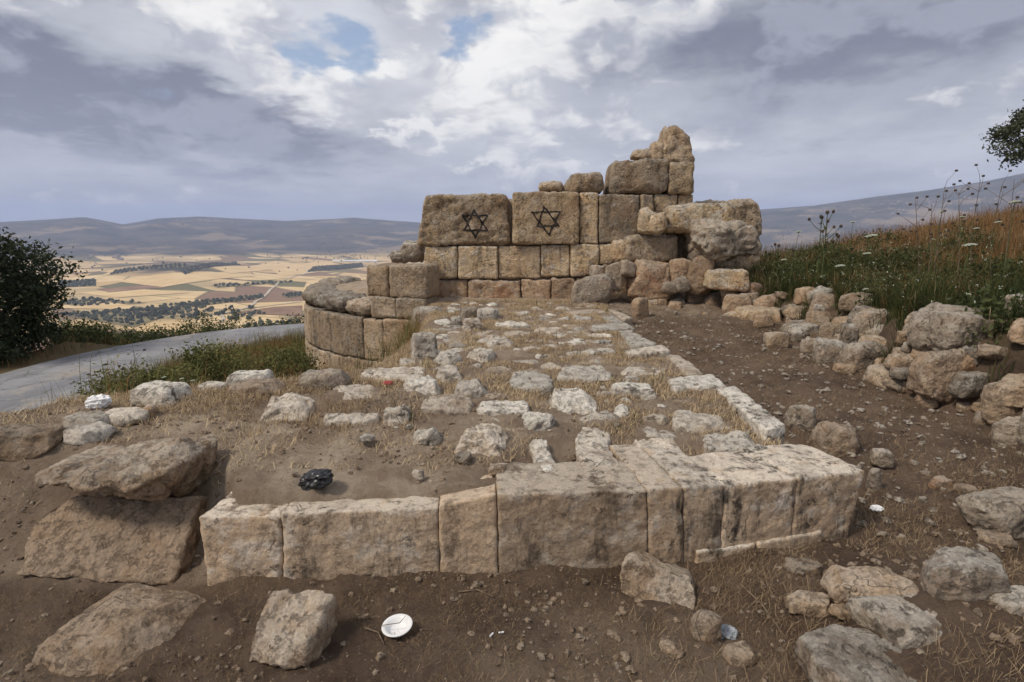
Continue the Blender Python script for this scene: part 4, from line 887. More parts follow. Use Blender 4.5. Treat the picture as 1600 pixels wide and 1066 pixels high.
scatter_blades('edge_grass', 75000, (3.6, 6.9), (3.9, 11.5), m_edge, M_GRASS, (0.14, 0.42), (0.003, 0.008), (0.15, 0.9), 'dark green grass spilling over the top of the rubble wall', 'grass', 31, clump=0.8, tint=(0, 0.65))
def m_left(x, y, q, r):
    xl = np.interp(y, XL[:, 0], XL[:, 1]); rd = road_dist(x, y)
    tw = np.hypot(x - TC[0], y - TC[1]) > TR_ + 0.08
    return (x < xl - 0.15) & (rd > ROADW + 0.02) & tw & (y > 4.0) & (r.random(len(x)) < sstep(rd, ROADW - 0.1, ROADW + 0.5)) & ~on_stone(x, y, 0.8)
scatter_blades('verge_grass', 50000, (-7.6, -1.2), (4.2, 17), lambda x, y, q, r: m_left(x, y, q, r) & (fbm(q * 0.7 + 33, 2) > -0.25), M_WEED, (0.2, 0.6), (0.003, 0.008), (0.1, 0.7), 'green grass on the slope between road and platform', 'grass', 27, clump=0.9, tint=(0.2, 0.95))
scatter_blades('rusty_verge_grass', 60000, (-7.6, -1.2), (4.2, 17), lambda x, y, q, r: m_left(x, y, q, r) & (fbm(q * 0.7 + 33, 2) < 0.12), M_RUST, (0.18, 0.5), (0.003, 0.007), (0.1, 0.7), 'orange-brown dry grass between the road and the round tower', 'grass', 28, clump=0.8)
scatter_blades('far_verge_grass', 24000, (-24, 8), (6, 30), lambda x, y, q, r: (road_dist(x, y) > ROADW + 0.1) & ((x < -9.5) | (y > 17.5)) & (np.hypot(x, y) > 10), M_RUST, (0.15, 0.4), (0.006, 0.013), (0.1, 0.7), 'brown dry grass along the far side of the road', 'grass', 29, clump=0.8, tint=(0, 0.8))
scatter_blades('far_verge_green', 16000, (-24, 8), (6, 30), lambda x, y, q, r: (road_dist(x, y) > ROADW + 0.2) & ((x < -9.5) | (y > 17.5)) & (np.hypot(x, y) > 10) & (fbm(q * 0.5, 2) > 0), M_GRASS, (0.15, 0.4), (0.006, 0.013), (0.1, 0.7), 'green weeds along the far side of the road', 'grass', 30, clump=0.8, tint=(0, 0.6))

def pebbles(name, n, mask, sr, mat, label, seed, xr, yr):
    r = np.random.default_rng(seed); x = r.uniform(*xr, n); y = r.uniform(*yr, n); q = np.stack([x, y, 0 * x], 1); k = mask(x, y, q, r); x, y = x[k], y[k]; n = len(x); z = H(x, y)
    C, F = lattice(2, 2, 2); S = C / np.linalg.norm(C, axis=1)[:, None]
    s = sr[0] * (sr[1] / sr[0]) ** (r.random(n) ** 2.2); V = np.repeat(S[None], n, 0)
    V = V * (1 + 0.22 * r.normal(size=(n, len(S), 1))) * r.uniform(0.6, 1.2, (n, 1, 3)) * s[:, None, None] * np.array([1, 1, 0.7])
    V = V + np.stack([x, y, z + s * 0.22], 1)[:, None, :]
    Fa = (np.arange(n)[:, None, None] * len(S) + F[None]).reshape(-1, 4)
    o = add(name, V.reshape(-1, 3), Fa, mat, loc=(x.mean(), y.mean(), z.min()), smooth=False); tag(o, label, 'pebbles'); kind(o, 'stuff')
near = lambda x, y, q, r: (y < np.interp(x, FRONT[:, 0], FRONT[:, 1], right=2.9) - 0.0) & ~on_stone(x, y) & (r.random(len(x)) < sstep(fbm(q * 1.6 + 2, 3), -0.4, 0.3))
pebbles('pebbles', 7000, near, (0.003, 0.022), M_BROWN, 'small pebbles strewn over the foreground soil', 41, (-3.4, 2.8), (1.1, 3.0))
M_CLOD = plain('soil_clod', (0.10, 0.07, 0.05), alt=(0.24, 0.18, 0.13), sc=14, bumpy=0.004)
pebbles('soil_clods', 6000, lambda x, y, q, r: ~on_stone(x, y) & (r.random(len(x)) < sstep(fbm(q * 2.1 + 52, 3), -0.45, 0.35)), (0.004, 0.020), M_CLOD, 'crumbs and clods of brown earth over the soil', 45, (-3.4, 3.4), (1.1, 4.6))
def m_tp(x, y, q, r):
    xk = np.interp(y, KERB[:, 1], KERB[:, 0], left=1.95); xb = np.interp(y, RB[:, 0], RB[:, 1]); return (x > xk + 0.08) & (x < xb + 0.1) & ~on_stone(x, y)
pebbles('trench_pebbles', 3600, m_tp, (0.005, 0.035), M_GREY, 'chips and small stones on the trench floor', 42, (0.9, 4.1), (2.7, 10.2))
pebbles('platform_pebbles', 2600, m_plat(0.9), (0.005, 0.028), M_PAVE, 'chips of pale stone among the straw on the platform', 43, (-3.6, 2.0), (2.7, 10.3))
pebbles('dust_pebbles', 1500, lambda x, y, q, r: (y > np.interp(x, FRONT[:, 0], FRONT[:, 1]) + 0.1) & ~on_stone(x, y), (0.004, 0.018), M_BROWN, 'grit on the bare soil behind the facing blocks', 44, (-3.4, 0.6), (2.6, 4.6))

# ------------------------------------------------------------------ plants
def tube(pts, rads, seg=6):
    P = np.asarray(pts, float); n = len(P); d = np.gradient(P, axis=0); d /= np.linalg.norm(d, axis=1)[:, None] + 1e-9
    ref = np.where(np.abs(d[:, 2:3]) > 0.9, np.array([[1.0, 0, 0]]), np.array([[0, 0, 1.0]])); a = np.cross(d, ref); a /= np.linalg.norm(a, axis=1)[:, None] + 1e-9; b = np.cross(d, a)
    th = np.linspace(0, 2 * math.pi, seg, endpoint=False); R = np.asarray(rads, float)[:, None, None]
    V = P[:, None] + R * (np.cos(th)[None, :, None] * a[:, None] + np.sin(th)[None, :, None] * b[:, None])
    F = [(i * seg + j, i * seg + (j + 1) % seg, (i + 1) * seg + (j + 1) % seg, (i + 1) * seg + j) for i in range(n - 1) for j in range(seg)]
    return V.reshape(-1, 3), np.array(F)
def join(parts):
    Vs, Fs, o = [], [], 0
    for V, F in parts: Vs.append(np.asarray(V, float)); Fs.append(np.asarray(F) + o); o += len(V)
    return np.concatenate(Vs), np.concatenate(Fs)
def leaves(C, n, spread, size, r, flat=0.5):
    """n leaf faces round each clump centre"""
    k = len(C); c = np.repeat(C, n, 0) + r.normal(size=(k * n, 3)) * spread
    s = size * r.uniform(0.6, 1.3, (k * n, 1)); a = r.normal(size=(k * n, 3)); a /= np.linalg.norm(a, axis=1)[:, None]
    b = np.cross(a, r.normal(size=(k * n, 3))); b /= np.linalg.norm(b, axis=1)[:, None]
    V = np.stack([c - a * s, c + b * s * 0.42, c + a * s, c - b * s * 0.42], 1).reshape(-1, 3)
    t = np.repeat(np.clip(np.repeat(r.random(k), n) * 0.6 + r.random(k * n) * 0.5, 0, 1), 4)
    return V, np.arange(k * n * 4).reshape(-1, 4), t
def branchwork(base, crown, rad, nb, r, r0):
    parts = [tube([base, base + (crown - base) * 0.45 + r.normal(size=3) * 0.06, crown], [r0, r0 * 0.75, r0 * 0.35], 8)]
    tips = []
    for i in range(nb):
        s = base + (crown - base) * r.uniform(0.3, 0.95); d = r.normal(size=3); d[2] = abs(d[2]) * 0.7; d /= np.linalg.norm(d)
        e = crown + d * rad * r.uniform(0.55, 0.92); mid = (s + e) / 2 + r.normal(size=3) * 0.08 * rad.mean()
        parts.append(tube([s, mid, e], [r0 * 0.4, r0 * 0.25, r0 * 0.08], 5)); tips.append(e)
    return join(parts), np.array(tips)
def tree(name, base, crown, rad, mat, label, cat, seed, nclump=160, nleaf=70, size=0.05, spread=0.14, r0=0.09, group=None, part=('trunk', 'crown'), low=-0.9):
    r = np.random.default_rng(seed); base = np.asarray(base, float); crown = np.asarray(crown, float); rad = np.asarray(rad, float)
    t = empty(name, base, label, cat, group)
    (V, F), tips = branchwork(base - (0, 0, 0.1), crown, rad, 14, r, r0); add(part[0], V, F, M_BARK, t, loc=base)
    d = r.normal(size=(nclump, 3)); d /= np.linalg.norm(d, axis=1)[:, None]; d[:, 2] = np.maximum(d[:, 2], low)
    lump = 1 + 0.38 * fbm(d * 1.9 + seed, 3)
    C = crown + d * rad * (lump * r.uniform(0.35, 1.0, nclump) ** 0.45)[:, None]; C = np.concatenate([C, tips])
    V, F, tn = leaves(C, nleaf, spread, size, r); add(part[1], V, F, mat, t, loc=crown, smooth=False, tint=tn)
    return t
def hz(x, y): return float(H(x, y)[0])
tree('evergreen_tree', (-12.1, 12.9, hz(-12.1, 12.9)), (-12.3, 12.9, 0.15), (1.75, 1.6, 1.85), M_LEAF, 'dark dense evergreen tree beyond the road at the left edge', 'tree', 51, 340, 110, 0.055, 0.15, 0.14)
ol = tree('olive_tree', (9.0, 8.2, hz(9.0, 8.2)), (9.5, 8.2, 4.1), (1.5, 1.4, 1.25), M_OLIVE, 'olive tree on the bank, one leafy branch reaching in at the right edge', 'tree', 52, 150, 60, 0.04, 0.13, 0.13)
r_ = np.random.default_rng(53); bp = [np.array([9.1, 8.2, 3.0]), np.array([8.3, 8.1, 3.05]), np.array([7.5, 8.0, 3.05]), np.array([6.95, 8.0, 2.98])]
V, F = tube(bp, [0.05, 0.035, 0.022, 0.008], 6); add('branch', V, F, M_BARK, ol, loc=bp[0])
cl = [ony(u + r_.normal() * 7, v + r_.normal() * 6, 8.0 + r_.normal() * 0.1) for u, v in ((1568, 212), (1580, 205), (1592, 200), (1575, 225), (1590, 225), (1598, 190), (1600, 235), (1608, 210), (1602, 170), (1612, 180), (1560, 208), (1590, 240)) for _ in range(3)]
V, F, tn = leaves(np.array(cl), 70, 0.05, 0.028, r_); add('leafy_twigs', V, F, M_OLIVE, ol, loc=bp[3], smooth=False, tint=tn)

BUSH = [(300, 505, 24.0, 0.9), (335, 508, 23, 0.7), (262, 512, 22, 0.9), (395, 500, 26, 1.0), (430, 497, 27, 0.9), (462, 496, 27, 0.8), (360, 500, 26, 0.8), (235, 520, 20, 0.7), (205, 522, 19, 0.7), (150, 530, 17, 0.8), (318, 500, 28, 1.0), (120, 540, 15.5, 0.7)]
BL = ['low green bush beyond the road, leftmost next to the dark tree', 'low bush beyond the road, second from the dark tree', 'bush beyond the road, third from the dark tree', 'bush beyond the road, fourth from the dark tree', 'bush beyond the road, fifth from the dark tree',
      'bush beyond the road, sixth from the dark tree', 'taller bush standing farther back down the slope', 'bush beyond the road, fifth from the round tower', 'bush beyond the road, fourth from the round tower', 'bush beyond the road, third from the round tower', 'bush beyond the road, second from the round tower', 'bush beyond the road, nearest the round tower']
for i, (u, v, y, s) in enumerate(sorted(BUSH)):
    p = ony(u, v, y); b0 = np.array([p[0], p[1], hz(p[0], p[1])]); top = max(p[2], b0[2] + 0.5); hh = top - b0[2]
    tree('roadside_bush', b0, b0 + (0, 0, hh * 0.55), (s * 1.15, s, hh * 0.5), M_BUSH, BL[i], 'bush', 60 + i, 46, 60, 0.055, 0.16, 0.04, 'bushes along the far side of the road', ('stem', 'foliage'))
WEED = [(165, 612, 7.6, 0.42, 'leafy weed clump at the near edge of the road, above the white bag'), (205, 606, 7.4, 0.4, 'weed clump by the road just left of the white flowers'), (250, 590, 7.8, 0.42, 'weed clump behind the white flowers'),
        (310, 565, 8.6, 0.5, 'tall weed clump at the bend of the road'), (350, 560, 8.8, 0.45, 'weed clump right of the road bend'), (445, 560, 9.6, 0.5, 'dark weed clump at the foot of the round tower')]
for i, (u, v, y, s, lab) in enumerate(WEED):
    p = ony(u, v, y); b0 = np.array([p[0], p[1], hz(p[0], p[1])]); hh = max(p[2] + s * 0.5 - b0[2], 0.3)
    tree('weed_clump', b0, b0 + (0, 0, hh * 0.5), (s, s, hh * 0.5), M_WEED, lab, 'weeds', 80 + i, 40, 60, 0.03, 0.09, 0.012, 'weed clumps by the road', ('stem', 'foliage'))

r = np.random.default_rng(99); n = 1500; y = r.uniform(4.0, 12.5, n); e = r.uniform(0.1, 5.0, n); x = np.interp(y, RB[:, 0], RB[:, 1]) + e; k = fbm(np.stack([x, y, 0 * x], 1) * 0.9 + 3, 2) > 0.05; x, y = x[k], y[k]
C = np.stack([x, y, H(x, y) + r.uniform(0.04, 0.30, len(x))], 1); V, F, tn = leaves(C, 26, 0.075, 0.03, r)
o = add('bank_weeds', V, F, M_BUSH, loc=C.mean(0), smooth=False, tint=tn); tag(o, 'low leafy weeds mixed into the grass of the bank', 'weeds'); kind(o, 'stuff')
n = 420; y = r.uniform(5.0, 11, n); x = np.interp(y, RB[:, 0], RB[:, 1]) + r.uniform(0.3, 4.5, n); C = np.stack([x, y, H(x, y) + r.uniform(0.15, 0.36, n)], 1); V, F, tn = leaves(C, 3, 0.012, 0.013, r)
o = add('small_white_flowers', V, F, M_UMBEL, loc=C.mean(0), smooth=False); tag(o, 'specks of small white flowers scattered through the bank grass', 'flowers'); kind(o, 'stuff')
def umbel(u, v, y, rpx, label, tilt=0.15):
    p = ony(u, v, y); r = np.random.default_rng(nseed()); R = 0.72 * rpx * y / FPX; b0 = np.array([p[0] + r.normal() * 0.05, y + 0.05, hz(p[0], y + 0.05)])
    t = empty('wild_carrot', b0, label, 'flower', 'flat white flower heads')
    hub = p - np.array([0, 0, R * 0.55]); V, F = tube([b0, (b0 + hub) / 2 + r.normal(size=3) * 0.02, hub], [0.005, 0.004, 0.003], 5); add('stalk', V, F, M_STEM, t, loc=b0)
    rays, fl = [], []
    for k in range(26):
        a = k * 2.4; q = R * math.sqrt((k + 0.5) / 26); e = p + np.array([q * math.cos(a), q * math.sin(a), tilt * q * math.cos(a) - 0.25 * q * q / R])
        rays.append(tube([hub, e], [0.0015, 0.001], 3))
        C, FF = lattice(2, 2, 2); S = C / np.linalg.norm(C, axis=1)[:, None]; fl.append((e + S * np.array([1, 1, 0.35]) * R * 0.2 * r.uniform(0.8, 1.2), FF))
    V, F = join(rays); h = add('flower_head', *join(fl), M_UMBEL, t, loc=p, smooth=False); add('ray_stems', V, F, M_STEM, h, loc=hub)
for a in [(1248, 361, 9.1, 7, 'white umbel flower nearest the ruined wall, tilted to one side'), (1225, 405, 8.8, 6, 'white umbel flower low in the grass left of the tall thistle'), (1333, 346, 9.2, 6, 'white umbel flower on a tall stem right of the thistle top'),
          (1362, 367, 8.8, 12, 'wide white umbel flower right of the tall thistle'), (1355, 395, 8.2, 8, 'white umbel flower right of the thistle, below the wide one'), (1313, 414, 8.4, 10, 'white umbel flower below the thistle among green grass'),
          (1516, 381, 6.4, 12, 'wide white umbel flower on the bank under the dead stalks'), (1472, 330, 7.4, 6, 'small white umbel flower left of the dead stalks'), (1503, 338, 7.2, 6, 'small white umbel flower among the dead stalks'),
          (1560, 346, 6.8, 7, 'white umbel flower high on the bank near the right edge'), (1586, 314, 6.6, 10, 'white umbel flower highest on the bank at the right edge'), (1526, 356, 6.9, 6, 'white umbel flower just above the wide one on the bank'),
          (256, 589, 6.6, 5, 'white umbel flower by the road, left of three'), (284, 591, 6.5, 5, 'white umbel flower by the road, middle of three'), (301, 594, 6.4, 5, 'white umbel flower by the road, right of three')]: umbel(*a)
def thistle(u, v, y, pxh, label, nb=6):
    p = ony(u, v, y); r = np.random.default_rng(nseed()); k = y / FPX; top = p; b0 = np.array([p[0], y, min(p[2] - pxh * k, hz(p[0], y) + 0.02)])
    t = empty('thistle', b0, label, 'thistle'); L = top[2] - b0[2]
    st = [tube([b0, b0 + (0.01, 0, L * 0.5), top], [0.009, 0.008, 0.005], 6)]; heads = []; lv = []
    def head(e, s):
        C, FF = lattice(4, 4, 4); S = C / np.linalg.norm(C, axis=1)[:, None]; sp = 1 + 0.25 * (r.random(len(S)) > 0.6); heads.append((e + S * sp[:, None] * s * np.array([1, 1, 1.15]), FF))
    head(top, 0.022)
    for i in range(nb):
        h0 = 0.45 + 0.5 * i / nb; s = b0 + (0, 0, L * h0); a = r.uniform(0, 6.28); l = 0.30 * (1.25 - h0) + 0.1; e = s + np.array([math.cos(a) * l * 0.8, math.sin(a) * l * 0.4, l * 0.75])
        st.append(tube([s, (s + e) / 2 + (0, 0, -0.02), e], [0.006, 0.005, 0.003], 5)); head(e, 0.019)
    for i in range(44):
        h0 = r.uniform(0.05, 0.97); s = b0 + (0, 0, L * h0); a = r.uniform(0, 6.28); l = r.uniform(0.05, 0.14) * (1.2 - h0 * 0.6); d = np.array([math.cos(a), math.sin(a), r.uniform(0.1, 0.7)]); w = np.array([-math.sin(a), math.cos(a), 0]) * l * 0.16
        lv.append((np.array([s, s + d * l * 0.4 + w, s + d * l, s + d * l * 0.4 - w]), np.array([[0, 1, 2, 3]])))
    add('stem', *join(st), M_STEM, t, loc=b0); [add('flower_head', *h_, M_HEAD, t, smooth=False) for h_ in heads]; add('spiny_leaves', *join(lv), M_STEM, t, loc=b0, smooth=False)
thistle(1293, 332, 8.4, 120, 'tall branched green thistle standing above the grass', 7); thistle(1217, 384, 9.4, 50, 'short thistle near the end of the ruined wall', 3)
thistle(1284, 340, 8.8, 100, 'slimmer thistle close behind the tall one', 4)
def deadstalk(u, v, y, u2, v2, label):
    p = ony(u, v, y); r = np.random.default_rng(nseed()); q = ony(u2, v2, y); b0 = np.array([q[0], y, hz(q[0], y)])
    t = empty('dead_stalk', b0, label, 'dead plant', 'dry leafless stalks on the bank'); parts = [tube([b0, (b0 + p) / 2 + r.normal(size=3) * 0.04, p], [0.006, 0.005, 0.002], 5)]; hd = []
    for i in range(7):
        s = b0 + (p - b0) * r.uniform(0.4, 0.98); e = s + np.array([r.normal() * 0.14, r.normal() * 0.1, r.uniform(0.06, 0.24)]); parts.append(tube([s, (s + e) / 2 + r.normal(size=3) * 0.012, e], [0.003, 0.0025, 0.0012], 4))
        C, FF = lattice(2, 2, 2); hd.append((e + C * 0.011, FF))
    add('stalk', *join(parts), M_DEAD, t, loc=b0); [add('seed_head', *h_, M_HEAD, t, smooth=False) for h_ in hd]
for a in [(1532, 281, 7.0, 1530, 380, 'dead stalk with the highest dark seed heads'), (1430, 310, 7.4, 1445, 400, 'leaning dead stalk farthest from the right edge'), (1476, 292, 7.2, 1462, 400, 'slanting dead stalk second from the leftmost one'), (1498, 300, 7.0, 1505, 390, 'dead stalk just left of the highest one'),
          (1565, 290, 6.9, 1560, 380, 'dead stalk right of the highest one'), (1585, 280, 6.8, 1580, 370, 'dead stalk nearest the right edge'), (1456, 318, 7.0, 1452, 400, 'short dead stalk between the two slanting ones'), (205, 566, 7.0, 200, 610, 'brown dead stalk by the near edge of the road')]: deadstalk(*a)

# ------------------------------------------------------------------ litter
def lathe(prof, seg=40):
    V = [(r * math.cos(a), r * math.sin(a), z) for r, z in prof for a in np.linspace(0, 2 * math.pi, seg, endpoint=False)]
    F = [(i * seg + j, i * seg + (j + 1) % seg, (i + 1) * seg + (j + 1) % seg, (i + 1) * seg + j) for i in range(len(prof) - 1) for j in range(seg)]
    return np.array(V), np.array(F)
p = G(622, 990); px = adepth(p) / FPX; R = 24 * px
V, F = lathe([(0.001, 0.006), (R * 0.5, 0.006), (R * 0.62, 0.012), (R * 0.72, 0.028), (R * 0.97, 0.034), (R, 0.032), (R * 0.99, 0.029), (R * 0.73, 0.024), (R * 0.6, 0.004), (R * 0.5, 0.0), (0.001, 0.0)])
bowl = link('disposable_bowl', None, None, (p[0], p[1], hz(p[0], p[1]) + 0.018)); tag(bowl, 'white disposable plastic bowl lying on the foreground soil', 'bowl')
o = link('bowl_shell', mesh_np('bowl_shell', V, F, M_WPLASTIC), bowl, WLOC[bowl]); bowl.rotation_euler = (0.10, -0.06, 0)
c0 = WLOC[bowl]
V, F = tube([c0 + (-R * 1.05, -0.01, 0.035), c0 + (R * 0.15, -0.005, 0.043), c0 + (R * 0.42, R * 0.55, 0.046)], [0.0016, 0.0015, 0.001], 5)
tag(add('twig', V, F, M_DEAD), 'thin bent twig lying across the white bowl', 'twig')
def crumple(name, box, mat, label, cat, amp=0.5, flatk=0.5, dk=0.8):
    u0, v0, u1, v1 = box; B = G((u0 + u1) / 2, v1); px = adepth(B) / FPX; w = (u1 - u0) * px; h = (v1 - v0) * px * flatk
    C, F = lattice(13, 13, 10); S = C / np.linalg.norm(C, axis=1)[:, None]; sd_ = nseed()
    n = np.abs(perlin(S * 1.7 + sd_)) * 1.3 + np.abs(perlin(S * 3.6 + sd_ + 9)) * 0.55
    V = S * (1.12 - amp * n + 0.16 * perlin(S * 1.1 + sd_ + 4))[:, None] * np.array([w / 2, w * dk / 2, h / 2]); V[:, 0] += 0.35 * V[:, 2]; z = hz(B[0], B[1] + w * dk / 2)
    V[:, 2] = np.maximum(V[:, 2], -h * 0.42)
    V += np.array([B[0], B[1] + w * dk / 2, z + h * 0.38]); return tag(add(name, V, F, mat, smooth=False), label, cat)
crumple('plastic_bag', (462, 735, 514, 780), M_BAG, 'crumpled black plastic bag on the dusty platform corner', 'bag', 0.55, 0.7, 0.9)
crumple('plastic_bag', (128, 622, 166, 645), M_WPLASTIC, 'white plastic bag snagged among stones by the road', 'bag', 0.65, 1.1, 0.55)
crumple('plastic_scrap', (1117, 972, 1157, 1006), M_GPLASTIC, 'crumpled grey plastic scrap beside an upright brown stone', 'litter', 0.6, 0.5)
crumple('paper_scrap', (1364, 785, 1384, 802), M_WPLASTIC, 'white paper scrap in the trench by the platform corner', 'litter', 0.6, 0.5)
crumple('plastic_wrapper', (596, 590, 612, 604), M_RED, 'faded red wrapper among stones on the platform left', 'litter', 0.5, 0.6)
for (u, v, a, lab) in ((783, 993, 0.2, 'cigarette butt on the soil, right of a second one'), (768, 1000, 1.0, 'cigarette butt on the soil right of the white bowl')):
    p = G(u, v); z = hz(p[0], p[1]) + 0.005; d = np.array([math.cos(a), math.sin(a), 0]) * 0.011
    V, F = tube([np.array([p[0], p[1], z]) - d, np.array([p[0], p[1], z]) + d], [0.0038, 0.0038], 8); tag(add('cigarette_butt', V, F, M_WPLASTIC), lab, 'litter')
for i, (a, b_, lab) in enumerate([((716, 925), (770, 938), 'pale bent twig on the soil below the facing blocks'), ((1155, 925), (1230, 1000), 'pale twig across the litter right of the wedge block'), ((1400, 815), (1460, 870), 'long thin twig in the trench near the dark grey boulder'), ((570, 992), (600, 1012), 'short brown twig left of the white bowl')]):
    p, q = G(*a), G(*b_); mid = (p + q) / 2 + np.array([0.01, 0.03, 0.0])
    pts = [np.array([w_[0], w_[1], hz(w_[0], w_[1]) + 0.008]) for w_ in (p, mid, q)]; V, F = tube(pts, [0.004, 0.0035, 0.002], 6); tag(add('twig', V, F, M_DEAD), lab, 'twig')

# ------------------------------------------------------------------ valley: tracks, orchards, houses
def strip(pts, wpx, name='dirt_track', mat=None):
    P = [GF(u, v) for u, v in pts]; Q = []
    for i in range(len(P) - 1):
        for t in np.linspace(0, 1, 10, endpoint=False): Q.append(P[i] * (1 - t) + P[i + 1] * t)
    Q.append(P[-1]); Q = np.array(Q); d = np.gradient(Q[:, :2], axis=0); d /= np.linalg.norm(d, axis=1)[:, None]; n = np.stack([d[:, 1], -d[:, 0]], 1)
    V = []
    for q, nn in zip(Q, n):
        for s in (-1, -0.33, 0.33, 1): e = q[:2] + nn * s * wpx; V.append((e[0], e[1], 0.9))
    V = np.array(V); V[:, 2] += H(V[:, 0], V[:, 1])
    k = np.arange(len(Q) - 1)[:, None] * 4; F = np.concatenate([np.concatenate([k + s, k + s + 1, k + s + 5, k + s + 4], 1) for s in range(3)])
    return add(name, V, F, mat or M_TRACK, ground, loc=Q[0])
strip([(346, 505), (349, 497), (344, 492), (360, 488), (378, 484), (388, 480), (396, 476), (400, 471), (409, 467), (418, 459), (422, 453), (431, 447), (434, 442), (440, 439), (450, 436)], 2.3)
strip([(330, 484), (380, 483), (430, 477), (472, 472)], 2.6)
strip([(450, 436), (462, 432), (478, 428), (482, 423), (474, 420)], 2.6)
M_ORCH = plain('orchard_floor', (0.16, 0.135, 0.06), alt=(0.25, 0.20, 0.10), sc=0.04)
M_PLOUGH = plain('ploughed_earth', (0.20, 0.115, 0.07), alt=(0.27, 0.17, 0.105), sc=0.03)
M_WHEAT = plain('ripe_wheat', (0.58, 0.41, 0.20), alt=(0.68, 0.50, 0.27), sc=0.02)
def patch(pts, mat, name='field', lift=0.7):
    P = np.array([GF(u, v)[:2] for u, v in pts]); n = 18
    a, b, c, d = P; V = []
    for i in range(n + 1):
        for j in range(n + 1):
            s, t = i / n, j / n; q = (a * (1 - s) + b * s) * (1 - t) + (d * (1 - s) + c * s) * t; V.append((q[0], q[1], lift))
    V = np.array(V); V[:, 2] += H(V[:, 0], V[:, 1])
    k = np.array([[i * (n + 1) + j] for i in range(n) for j in range(n)]); F = np.concatenate([k, k + n + 1, k + n + 2, k + 1], 1)
    return add(name, V, F, mat, ground)
for pts in ([(142, 470), (80, 482), (200, 484), (210, 478)], [(120, 458), (200, 452), (300, 458), (180, 466)], [(420, 420), (500, 408), (560, 416), (440, 432)], [(180, 440), (330, 425), (400, 432), (250, 450)], [(330, 418), (430, 408), (470, 414), (360, 428)], [(480, 440), (560, 430), (570, 440), (470, 458)]): patch(pts, M_WHEAT)
for pts in ([(360, 490), (430, 480), (472, 478), (472, 494)], [(150, 452), (230, 446), (260, 450), (170, 458)]): patch(pts, M_PLOUGH)
ORCH = [[(330, 446), (420, 442), (470, 440), (340, 450)], [(440, 462), (520, 452), (524, 455), (450, 466)], [(90, 492), (200, 486), (300, 480), (210, 512)], [(95, 440), (150, 438), (150, 447), (90, 450)], [(270, 476), (410, 462), (414, 466), (290, 482)], [(490, 418), (566, 412), (568, 418), (480, 426)], [(180, 424), (290, 414), (292, 418), (170, 430)], [(280, 424), (370, 410), (372, 415), (290, 430)], [(90, 474), (140, 466), (230, 474), (120, 480)], [(380, 508), (470, 502), (472, 512), (380, 516)]]
for pts in ORCH: patch(pts, M_ORCH, 'orchard_floor')
r = np.random.default_rng(77); oc = []
for pts in ORCH:
    a, b, c, d = [GF(u, v)[:2] for u, v in pts]; nn = int(np.clip(np.linalg.norm(b - a) / 9, 8, 34)); mm = int(np.clip(np.linalg.norm(d - a) / 11, 2, 26))
    for i in range(nn):
        for j in range(mm):
            s, t = (i + r.uniform(.2, .8)) / nn, (j + r.uniform(.2, .8)) / mm; q = (a * (1 - s) + b * s) * (1 - t) + (d * (1 - s) + c * s) * t; oc.append(q)
def stray(pts, n):
    for _ in range(n):
        u = r.uniform(pts[0], pts[2]); v = r.uniform(pts[1], pts[3]); oc.append(GF(u, v)[:2])
stray((220, 478, 420, 500), 120); stray((100, 400, 600, 425), 60); stray((480, 380, 640, 405), 60); stray((1195, 360, 1420, 374), 60)
oc = np.array(oc); C, F = lattice(2, 2, 2); S = C / np.linalg.norm(C, axis=1)[:, None]; n = len(oc)
sz = r.uniform(1.7, 3.1, n); Vt = np.repeat(S[None], n, 0) * (1 + 0.25 * r.normal(size=(n, len(S), 1))) * sz[:, None, None] * np.array([1, 1, 0.85]); Vt += np.stack([oc[:, 0], oc[:, 1], H(oc[:, 0], oc[:, 1]) + sz * 0.9], 1)[:, None]
o = add('orchard_trees', Vt.reshape(-1, 3), (np.arange(n)[:, None, None] * len(S) + F[None]).reshape(-1, 4), M_OLIVE, loc=(oc[:, 0].mean(), oc[:, 1].mean(), -100), smooth=False, tint=np.repeat(r.random(n), len(S))); tag(o, 'distant olive orchards and scattered trees on the valley floor', 'orchard'); kind(o, 'stuff')

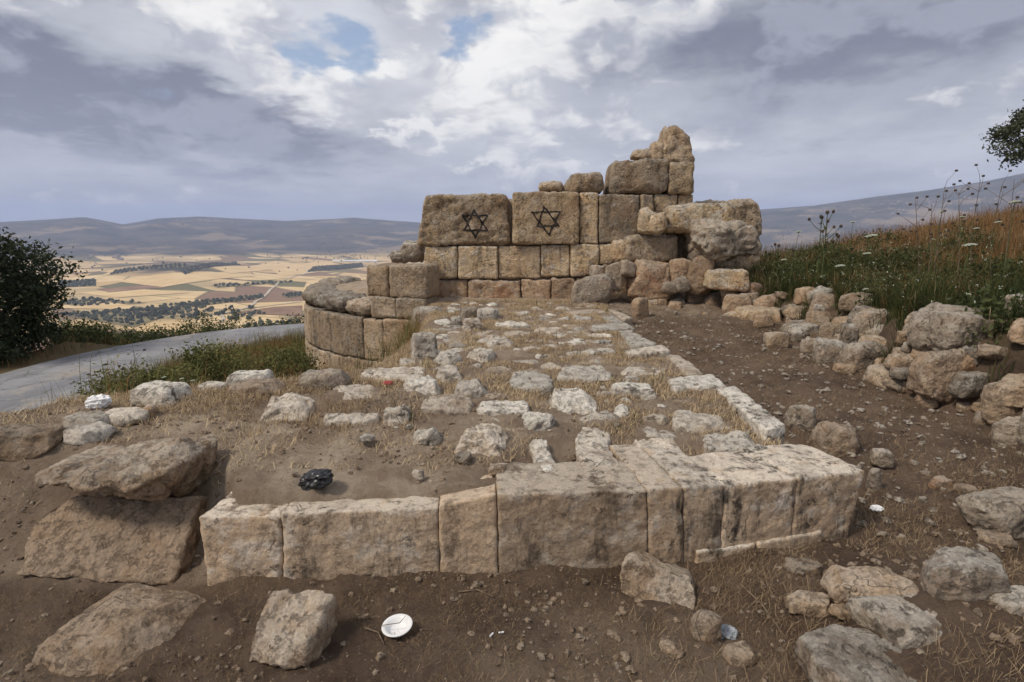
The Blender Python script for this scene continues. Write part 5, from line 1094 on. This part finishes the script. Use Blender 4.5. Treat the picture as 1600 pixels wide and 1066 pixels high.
def house(p, w, d, h, label, group):
    t = empty('village_house', p, label, 'house', group); C8 = boxc(p[0], p[1], p[2] - 2, p[2] + h, w, d, 0.0); F = np.array([(0, 3, 2, 1), (4, 5, 6, 7), (0, 1, 5, 4), (1, 2, 6, 5), (2, 3, 7, 6), (3, 0, 4, 7)])
    add('wall', C8, F, M_WALLW, t, loc=p, smooth=False); C8 = boxc(p[0], p[1], p[2] + h + 0.02, p[2] + h + 0.9, w * 1.04, d * 1.04); add('roof_parapet', C8, F, M_WALLW, t, loc=p, smooth=False)
    for k in (-1, 1):
        C8 = boxc(p[0] + k * w * 0.25, p[1] - d / 2 - 0.1, p[2] + h * 0.4, p[2] + h * 0.75, w * 0.16, 0.2); add('window', C8, F, M_DARKWIN, t, loc=p, smooth=False)
r = np.random.default_rng(88)
for i in range(56):
    u = r.uniform(1230, 1600); top = np.interp((u - 800) / 900, [0.43, 0.89], [331, 296]); v = top + 3 + abs(r.normal()) * 15; p = GF(u, v)
    house(p, r.uniform(8, 16), r.uniform(8, 12), r.uniform(4, 7), 'tiny pale flat-roofed house of the village on the right-hand hillside', 'village on the right-hand hillside')
for i in range(20):
    u = r.choice([r.uniform(130, 190), r.uniform(270, 420), r.uniform(300, 380)]); v = (r.uniform(400, 408) if u < 200 else r.uniform(345, 352)); p = GF(u, v)
    house(p, r.uniform(12, 22), r.uniform(9, 14), r.uniform(5, 10), 'tiny pale house of the villages on the far left hills', 'villages on the far left hills')
p0, p1 = GF(536, 410), GF(572, 408); pm = (p0 + p1) / 2; gw = np.linalg.norm(p1 - p0)
V, F = tube([pm + (-gw / 2, 0, 1.5), pm + (gw / 2, 0, 1.5)], [5, 5], 12); tag(add('greenhouse', V, F, M_WPLASTIC, smooth=False), 'long white greenhouse far across the valley beside the tower', 'greenhouse')

# ------------------------------------------------------------------ air
m = bpy.data.materials.new('valley_haze'); m.use_nodes = True; m.node_tree.nodes.clear(); T = NT(m.node_tree); out = T.n('ShaderNodeOutputMaterial'); pv = T.n('ShaderNodeVolumePrincipled')
pv.inputs['Color'].default_value = (0.54, 0.66, 1.0, 1); pv.inputs['Density'].default_value = 1.6e-4; pv.inputs['Anisotropy'].default_value = 0.0
m.node_tree.links.new(pv.outputs[0], out.inputs['Volume'])
zz = -112.0; C8 = boxc(0, 0, zz, 420, 19000, 19000); F = np.array([(0, 3, 2, 1), (4, 5, 6, 7), (0, 1, 5, 4), (1, 2, 6, 5), (2, 3, 7, 6), (3, 0, 4, 7)])
hb = add('haze', C8, F, m, smooth=False, loc=(0, 0, zz)); kind(hb, 'stuff'); hb['label'] = 'pale blue haze over the valley'; hb['category'] = 'haze'
